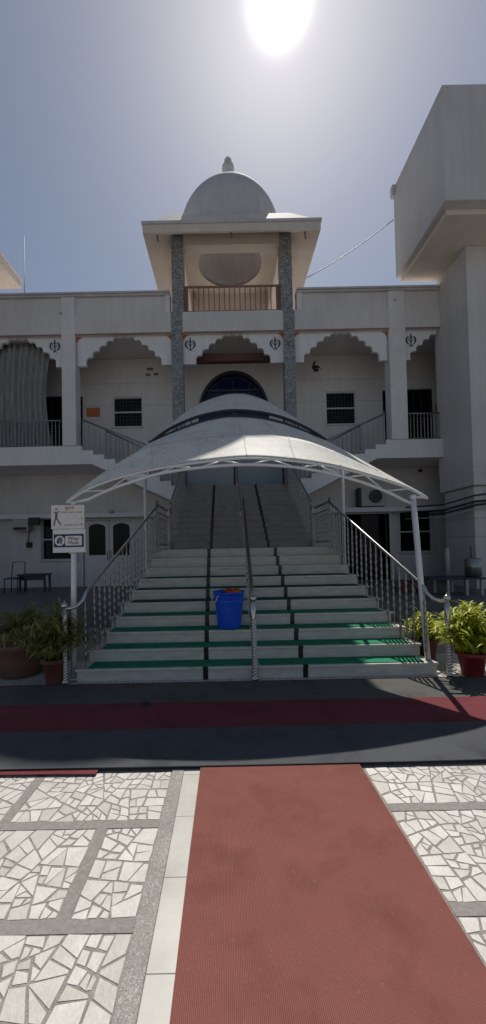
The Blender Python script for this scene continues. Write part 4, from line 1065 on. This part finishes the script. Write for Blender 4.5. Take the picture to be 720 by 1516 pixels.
MB().xz(rrect(x0+W*.385, x1-W*.10, z0+H*.30, z0+H*.71, .012), sy-.0155, sy-.0142).build('text_panel', 'signw', ms)
# face in profile with mask
hd = [(cxx+rr*(.05+.55*math.cos(R(a))), zc+rr*(.12+.62*math.sin(R(a)))) for a in range(0, 181, 15)]
MB().xz(hd+[(cxx-.5*rr, zc-.1*rr), (cxx+.6*rr, zc-.1*rr)], sy-.017, sy-.0157).build('head_print', 'ink', ms)
MB().xz([(cxx-.55*rr, zc-.0*rr), (cxx-.55*rr, zc-.5*rr), (cxx-.15*rr, zc-.62*rr), (cxx+.0*rr, zc-.1*rr)], sy-.0185, sy-.0172).build('mask_print', 'navy', ms)
MB().xz([(cxx+.10*rr, zc-.14*rr), (cxx+.1*rr, zc-.7*rr), (cxx+.45*rr, zc-.6*rr), (cxx+.5*rr, zc-.14*rr)], sy-.017, sy-.0158).build('neck_print', 'ink', ms)
Tc = (x0+W*.385+x1-W*.10)/2
Yt = sy-.0165
text_mesh('word', 'Wear', .062, 'navy', ms, (Tc, Yt, z0+H*.595)); text_mesh('word', 'Mask', .062, 'navy', ms, (Tc, Yt, z0+H*.415))
MB().tube([(-1.93, 4.535, az(104,820,4.55)), (-1.93, 4.535, az(104,750,4.55))], .02, 8).build('sign_bracket', 'whitemetal', ms)

# ------------------------------------------------------------------ BUCKET on the third step
bz = 3*RS+.010; by = Y0+2*TR+.13; bx_ = ax(340, 925, by)
bk = thing('bucket', 'blue plastic bucket heaped with cloths, standing on the third step', 'bucket', (bx_, by, bz))
Hb = .505; r0, r1 = .160, .212
pr = [(r0-.012,0),(r0,.006),(r0+.003,.03)]+[(r0+(r1-r0)*t, Hb*t) for t in (.15,.3,.45,.6,.7)]+[(r0+(r1-r0)*.72+.006,Hb*.72),(r0+(r1-r0)*.75+.006,Hb*.75),(r0+(r1-r0)*.77,Hb*.77),(r0+(r1-r0)*.84,Hb*.84),(r0+(r1-r0)*.92,Hb*.92)]+[(r1+.002,Hb-.03),(r1+.014,Hb-.026),(r1+.016,Hb-.004),(r1+.008,Hb),(r1-.004,Hb-.004),(r1-.010,Hb-.12),(r0-.01,.03),(.005,.02)]
MB().lathe(pr, (bx_,by,bz), 48).build('tub', 'blue', bk)
for a in (-150, 30):
    ca, sa = math.cos(R(a)), math.sin(R(a)); tx, ty = -sa, ca
    pts = []
    for k in range(9):
        u_ = -1+2*k/8; d_ = .03+.025*(1-u_*u_)
        zz = -.05-.10*(1-abs(u_)**3)
        pts.append((bx_+ca*(r1-.02+d_)+tx*.075*u_, by+sa*(r1-.02+d_)+ty*.075*u_, bz+Hb+zz))
    pts = [(bx_+ca*(r1-.03)+tx*-.075, by+sa*(r1-.03)+ty*-.075, bz+Hb-.045)]+pts+[(bx_+ca*(r1-.03)+tx*.075, by+sa*(r1-.03)+ty*.075, bz+Hb-.045)]
    MB().tube(pts, .008, 8).build('handle', 'palebluemetal', bk)
def heap(cx, cy, cz, rx, ry, rz, seed, name, m, label):
    rnd = random.Random(seed); mb = MB(); n, k = 22, 9; vs = []
    ph = [rnd.uniform(0, 6.3) for _ in range(6)]
    prof = []
    for j in range(k+1):
        a = math.pi/2*j/k
        row = []
        for i in range(n):
            t = 2*math.pi*i/n
            w = 1+.14*math.sin(3*t+ph[0]+j*.5)+.08*math.sin(7*t+ph[1]-j)+.06*math.sin(11*t+ph[2])
            row.append(Vector((cx+rx*w*math.cos(a)*math.cos(t), cy+ry*w*math.cos(a)*math.sin(t), cz+rz*math.sin(a)*(1+.18*math.sin(4*t+ph[3]+j)))))
        row.append(row[0].copy()); prof.append(row)
    return mb.grid(prof).build(name, m, label=label, cat='cloth', group='cloths in the blue bucket')
zt_ = bz+Hb-.05
heap(bx_-.08, by-.01, zt_, .10, .13, .035, 3, 'folded_cloth', 'clothk', 'black crumpled cloth on the left side of the blue bucket')
heap(bx_-.0, by+.03, zt_+.0, .09, .10, .07, 5, 'folded_cloth', 'cloth', 'red crumpled cloth in the middle of the blue bucket')
heap(bx_+.10, by+.03, zt_+.0, .095, .10, .075, 9, 'folded_cloth', 'clotho', 'orange crumpled cloth on the right side of the blue bucket')

# ------------------------------------------------------------------ PLANTS
def potted(x, y, h, r, m, leafm, seed, label, spread, tall, nf, z=0.006, group='potted plants beside the stairs', leaflen=.15):
    rnd = random.Random(seed)
    t = thing('potted_plant', label, 'potted plant', (x, y, z), group)
    pr = [(r*.66,0),(r*.68,.01),(r*.92,h*.82),(r*1.04,h*.83),(r*1.07,h*.86),(r*1.07,h*.98),(r*1.03,h),(r*.94,h),(r*.90,h*.9),(.004,h*.88)]
    MB().lathe(pr, (x,y,z), 36).build('pot', m, t)
    MB().lathe([(r*.92,h*.86),(r*.9,h*.90),(r*.4,h*.93),(.004,h*.94)], (x,y,z), 24).build('soil', 'soil', t)
    st_ = MB(); lf = MB()
    for i in range(nf):
        a = rnd.uniform(0, 2*math.pi); lean = rnd.random()**.7*spread; hh = tall*rnd.uniform(.55, 1)*(1-.35*(lean/spread)**2)
        b0 = Vector((x+rnd.uniform(-.4,.4)*r, y+rnd.uniform(-.4,.4)*r, z+h*.9))
        d = Vector((math.cos(a), math.sin(a), 0)); pts = []
        for k in range(7):
            q = k/6; pts.append(b0+d*lean*(q**1.5)+Vector((0,0,hh*(q-.30*q*q*q*(lean/spread)))))
        st_.tube(pts, [.006*(1-.7*k/6) for k in range(7)], 5)
        # narrow leaves along the upper stem, in whorls
        for w in range(2, 7):
            c = pts[w]; nl = rnd.randint(8, 12) if w > 3 else rnd.randint(4, 7)
            for l in range(nl):
                aa = rnd.uniform(0, 2*math.pi); el = rnd.uniform(-.2, 1.0); L = leaflen*rnd.uniform(.6, 1.25); wd = L*rnd.uniform(.055, .085)
                dd = Vector((math.cos(aa)*math.cos(el), math.sin(aa)*math.cos(el), math.sin(el)))
                sd = dd.cross(Vector((0,0,1))).normalized()*wd
                cc = c+Vector((0,0,rnd.uniform(-.05,.03)))
                p = [cc, cc+dd*L*.35, cc+dd*L*.7+Vector((0,0,-L*.14)), cc+dd*L+Vector((0,0,-L*.42))]
                vs = [p[0]-sd*.2, p[0]+sd*.2, p[1]-sd, p[1]+sd, p[2]-sd*.8, p[2]+sd*.8, p[3]]
                lf.add(vs, [(0,1,3,2),(2,3,5,4),(4,5,6)], True)
    st_.build('stem', 'stem', t); lf.build('foliage', leafm, t)
    return t
potted(2.93, 4.42, .285, .165, 'pot', 'leafb', 11, 'lush bright green plant in a red pot beside the right newel', .42, .62, 85)
potted(2.72, 5.05, .30, .16, 'terracotta', 'leafb', 17, 'leafy plant in a brown pot just behind the right newel', .26, .42, 26)
potted(-2.10, 4.45, .30, .15, 'terracotta', 'leafd', 23, 'brownish green plant in a clay pot beside the left newel', .50, .70, 80)
potted(-2.95, 5.35, .30, .20, 'terracotta', 'leafd', 29, 'dull green plant in the wider pot at the far left', .40, .55, 40, leaflen=.18)
# brown planter drum further left
px_ = -2.72
MB().lathe([(.24,0),(.27,.02),(.32,.20),(.33,.36),(.35,.37),(.35,.42),(.32,.42),(.30,.33),(.004,.32)], (px_, 4.82, .006), 40).build('planter', 'brownbin', label='wide brown planter tub behind the left clay pot', cat='planter')

# ------------------------------------------------------------------ OTHER THINGS ON THE TERRACE
# bench
bl = at(32, 845, 11.2); bx0, bx1 = ax(30,850,11.2), ax(72,850,11.2)
bn = thing('bench', 'dark wooden bench against the wall left of the signs', 'bench', ((bx0+bx1)/2, 11.2, ZG))
MB().box(bx0, bx1, 11.0, 11.45, ZG+.50, ZG+.55).build('seat', 'benchm', bn, bevel=.01)
for x in (bx0+.04, bx1-.08):
    for y in (11.05, 11.36): MB().box(x, x+.05, y, y+.05, ZG, ZG+.50).build('leg', 'benchm', bn)
MB().box(bx0+.09, bx1-.08, 11.07, 11.10, ZG+.36, ZG+.499).build('apron', 'benchm', bn)
cxx = ax(22,850,11.0)
ch = thing('metal_chair', 'dark metal chair beside the bench at the left edge', 'chair', (cxx, 11.0, ZG))
MB().box(cxx-.22, cxx+.2, 10.8, 11.2, ZG+.42, ZG+.46).build('seat', 'benchm', ch, bevel=.01)
MB().tube([(cxx+.19,11.18,ZG),(cxx+.19,11.2,ZG+.5),(cxx+.17,11.26,ZG+.92),(cxx-.2,11.26,ZG+.92),(cxx-.21,11.2,ZG+.5),(cxx-.21,11.18,ZG)], .014, 8).build('back_frame', 'benchm', ch)
for s in (-.2, .18): MB().tube([(cxx+s,10.82,ZG),(cxx+s,10.82,ZG+.42)], .014, 8).build('leg', 'benchm', ch)
# boxes and lamp on the left wall
x0, x1, z0, z1 = rect(20, 43, 768, 786, YB-.3)
bx2 = thing('wall_cooler', 'grey cooler box hung on the wall at far left under the ledge', 'cooler', ((x0+x1)/2, YB-.2, z0))
MB().box(x0, x1, YB-.36, YB-.02, z0, z1).build('casing', 'acw', bx2, bevel=.012)
MB().box(x0+.05, x1-.05, YB-.375, YB-.362, z0+.03, z0+.12).build('louvre', 'blackp', bx2)
lp = at(50, 773, YB-.4)
wl = thing('wall_lamp', 'dark flood lamp on a bent arm beside the ground floor window', 'lamp', (lp.x, YB-.3, lp.z))
MB().tube([(lp.x-.32, YB-.03, lp.z-.75), (lp.x-.30, YB-.2, lp.z-.6), (lp.x-.12, YB-.35, lp.z-.1), (lp.x, YB-.4, lp.z)], .022, 8).build('arm', 'steeld', wl)
MB().box(lp.x-.14, lp.x+.22, YB-.48, YB-.38, lp.z-.1, lp.z+.15).build('lamp_head', 'blackp', wl, bevel=.02)
MB().box(lp.x-.42, lp.x-.25, YB-.10, YB-.021, lp.z-.84, lp.z-.66).build('junction_plate', 'blackp', wl)
# AC unit on the right ledge
x0, x1, z0, z1 = rect(533, 568, 724, 748, YB-.25)
z0 = zt+.02 if False else az(540, 751, YB-.25)+.0
ac = thing('air_conditioner', 'outdoor air conditioner unit sitting on the ledge above the right doorway', 'air conditioner', ((x0+x1)/2, YB-.2, zt))
z0 = zt+.03; z1 = z0+.60
MB().box(x0, x1, YB-.40, YB-.08, z0, z1).build('casing', 'acw', ac, bevel=.015)
fcx_, fcz_ = x0+(x1-x0)*.58, (z0+z1)/2+.02
MB().xz([(fcx_+.22*math.cos(2*math.pi*i/28), fcz_+.22*math.sin(2*math.pi*i/28)) for i in range(28)], YB-.415, YB-.402).build('fan_opening', 'blackp', ac)
mb = MB()
for rr in (.07,.12,.17,.22): mb.tube([(fcx_+rr*math.cos(2*math.pi*i/28), YB-.43, fcz_+rr*math.sin(2*math.pi*i/28)) for i in range(29)], .004, 5)
for i in range(8): mb.tube([(fcx_, YB-.43, fcz_), (fcx_+.22*math.cos(i*math.pi/4), YB-.42, fcz_+.22*math.sin(i*math.pi/4))], .004, 5)
mb.build('fan_guard', 'steeld', ac)
MB().box(x0-.08, x0-.004, YB-.38, YB-.1, z0, z1+.02).build('side_shadow', 'blackp', ac)  # black slab standing in for the shadow left of the unit
MB().box(x0+.05, x0+.1, YB-.36, YB-.1, zt+.002, z0).box(x1-.1, x1-.05, YB-.36, YB-.1, zt+.002, z0).build('foot', 'blackp', ac)
# small spot lamp on left ledge
p = at(165, 758, YB-.40); MB().tube([(p.x-.08,YB-.42,p.z+.02),(p.x+.08,YB-.42,p.z+.02)], .045, 10).tube([(p.x,YB-.42,p.z),(p.x,YB-.36,p.z-.03)], .02, 6).build('spot_lamp', 'acw', label='small spot lamp fixed on the grey ledge above the double door', cat='lamp')
p = at(158, 688, YF+.3)
for (u, v, lb) in ((50, 690, 'small dark hook under the left balcony'), (622, 697, 'small dark vent knob on the wall under the right balcony')):
    p = at(u, v, YB-.05); MB().tube([(p.x, YB, p.z), (p.x, YB-.12, p.z)], .045, 10).build('wall_vent', 'blackp', label=lb, cat='vent')
# curved handrail, table, pipes and tank at the right
hy = 9.3
hr = thing('ramp_railing', 'dark curved pipe handrail before the ground floor window at right', 'railing', (ax(590,860,hy), hy, ZG))
MB().tube([at(587,905,hy), at(587,838,hy), at(590,831,hy), at(596,832,hy), at(612,862,hy), at(640,905,hy)], .028, 10).build('handrail', 'steeld', hr)
MB().tube([at(614,862,hy), at(616,905,hy)], .02, 8).build('post', 'steeld', hr)
ty = 8.6
x0, x1 = ax(636,862,ty), ax(702,862,ty)+.3
tb = thing('side_table', 'dark table with pale legs behind the bright green plant', 'table', ((x0+x1)/2, ty, ZG))
tz = az(665, 856, ty)
MB().box(x0, x1, ty, ty+.7, tz-.04, tz).build('table_top', 'benchm', tb, bevel=.01)
for x in (ax(666,880,ty), ax(694,880,ty), x1-.08):
    for y in (ty+.03, ty+.6): MB().box(x-.03, x+.03, y, y+.06, ZG, tz-.041).build('leg', 'acw', tb)
MB().box(x0-.35, x0+.35, ty+.75, ty+1.1, ZG, tz-.12).build('crate', 'maroonwall', label='dark red crate standing at the left end of the table', cat='crate', bevel=.02)
MB().tube([at(663,862,9.6), at(662,812,9.6)], .05, 12).build('drain_pipe', 'acw', label='pale drain pipe standing at the tower wall corner', cat='pipe')
cx_ = ax(703,850,8.9)
wd = thing('water_drum', 'dark cylindrical drum at the right edge on the table', 'drum', (cx_, 8.95, tz))
MB().lathe([(.16,0),(.18,.02),(.18,.22),(.185,.24),(.18,.26),(.18,.40),(.15,.44),(.05,.45)], (cx_, 8.95, tz+.001), 28).build('drum_body', 'steeld', wd)
MB().tube([(cx_-.04,8.95,tz+.44),(cx_-.04,8.95,tz+.75)], .012, 8).build('drum_pipe', 'blackp', wd)

# ------------------------------------------------------------------ camera
cam = bpy.data.cameras.new('camera'); co = bpy.data.objects.new('camera', cam); col.objects.link(co); sc.camera = co
cam.sensor_fit = 'VERTICAL'; cam.sensor_height = 24; cam.lens = FP/1516*24; cam.clip_end = 2000; cam.clip_start = .05
cam.shift_x = (360-PX)/1516; cam.shift_y = (PY-758)/1516
fwd = Vector((0, math.cos(PITCH), math.sin(PITCH))); upp = Vector((0, -math.sin(PITCH), math.cos(PITCH))); X = Vector((1,0,0))
cr_, sr_ = math.cos(ROLL), math.sin(ROLL)
right = X*cr_-upp*sr_; cup = X*sr_+upp*cr_
mw = Matrix((right, cup, -fwd)).transposed().to_4x4(); mw.translation = Vector((0,0,EYE)); co.matrix_world = mw

# ------------------------------------------------------------------ light
EL, AZ = R(56.8), R(10.3)
sd = Vector((math.sin(AZ)*math.cos(EL), math.cos(AZ)*math.cos(EL), math.sin(EL)))
SUN_DIR = sd
el = math.asin(sd.z); azm = math.atan2(sd.x, sd.y)
print('sun elevation %.1f azimuth %.1f' % (math.degrees(el), math.degrees(azm)))
sl = bpy.data.lights.new('sun', 'SUN'); sl.energy = 4.2; sl.angle = R(.5); sl.color = (1, .95, .88)
so = bpy.data.objects.new('sun', sl); col.objects.link(so); so.rotation_euler = (-sd).to_track_quat('-Z', 'Y').to_euler(); so.location = (0,0,20)
wd_ = bpy.data.worlds.new('World'); sc.world = wd_; wd_.use_nodes = True; nt = wd_.node_tree
bg = nt.nodes['Background']; sky = nt.nodes.new('ShaderNodeTexSky'); sky.sky_type = 'NISHITA'; sky.sun_disc = False
sky.sun_elevation = el; sky.sun_rotation = azm; sky.dust_density = .7; sky.air_density = 1.0; sky.ozone_density = 2.0
# aureole of the hazy sun, in world directions
tc = nt.nodes.new('ShaderNodeTexCoord'); vm = nt.nodes.new('ShaderNodeVectorMath'); vm.operation = 'DOT_PRODUCT'
nt.links.new(tc.outputs['Generated'], vm.inputs[0]); vm.inputs[1].default_value = sd
ac_ = nt.nodes.new('ShaderNodeMath'); ac_.operation = 'ARCCOSINE'; nt.links.new(vm.outputs['Value'], ac_.inputs[0])
def gauss(sig, k):
    m1 = nt.nodes.new('ShaderNodeMath'); m1.operation = 'DIVIDE'; m1.inputs[1].default_value = sig; nt.links.new(ac_.outputs[0], m1.inputs[0])
    m2 = nt.nodes.new('ShaderNodeMath'); m2.operation = 'POWER'; m2.inputs[1].default_value = 2; nt.links.new(m1.outputs[0], m2.inputs[0])
    m3 = nt.nodes.new('ShaderNodeMath'); m3.operation = 'MULTIPLY'; m3.inputs[1].default_value = -1; nt.links.new(m2.outputs[0], m3.inputs[0])
    m4 = nt.nodes.new('ShaderNodeMath'); m4.operation = 'EXPONENT'; nt.links.new(m3.outputs[0], m4.inputs[0])
    m5 = nt.nodes.new('ShaderNodeMath'); m5.operation = 'MULTIPLY'; m5.inputs[1].default_value = k; nt.links.new(m4.outputs[0], m5.inputs[0])
    return m5
g1 = gauss(R(1.8), 45.); g2 = gauss(R(6), 1.3)
sm = nt.nodes.new('ShaderNodeMath'); sm.operation = 'ADD'; nt.links.new(g1.outputs[0], sm.inputs[0]); nt.links.new(g2.outputs[0], sm.inputs[1])
cb = nt.nodes.new('ShaderNodeCombineColor')
for i in range(3): nt.links.new(sm.outputs[0], cb.inputs[i])
mx = nt.nodes.new('ShaderNodeMix'); mx.data_type = 'RGBA'; mx.blend_type = 'ADD'; mx.inputs['Factor'].default_value = 1
hs_ = nt.nodes.new('ShaderNodeHueSaturation'); hs_.inputs['Saturation'].default_value = .78; nt.links.new(sky.outputs[0], hs_.inputs['Color']); nt.links.new(hs_.outputs[0], mx.inputs['A']); nt.links.new(cb.outputs[0], mx.inputs['B'])
nt.links.new(mx.outputs['Result'], bg.inputs['Color']); bg.inputs['Strength'].default_value = .074
vs = sc.view_settings; vs.view_transform = 'Standard'; vs.look = 'None'; vs.gamma = 1; vs.exposure = 0.0; vs.use_curve_mapping = False
sc.cycles.max_bounces = 6; sc.cycles.sample_clamp_indirect = 4
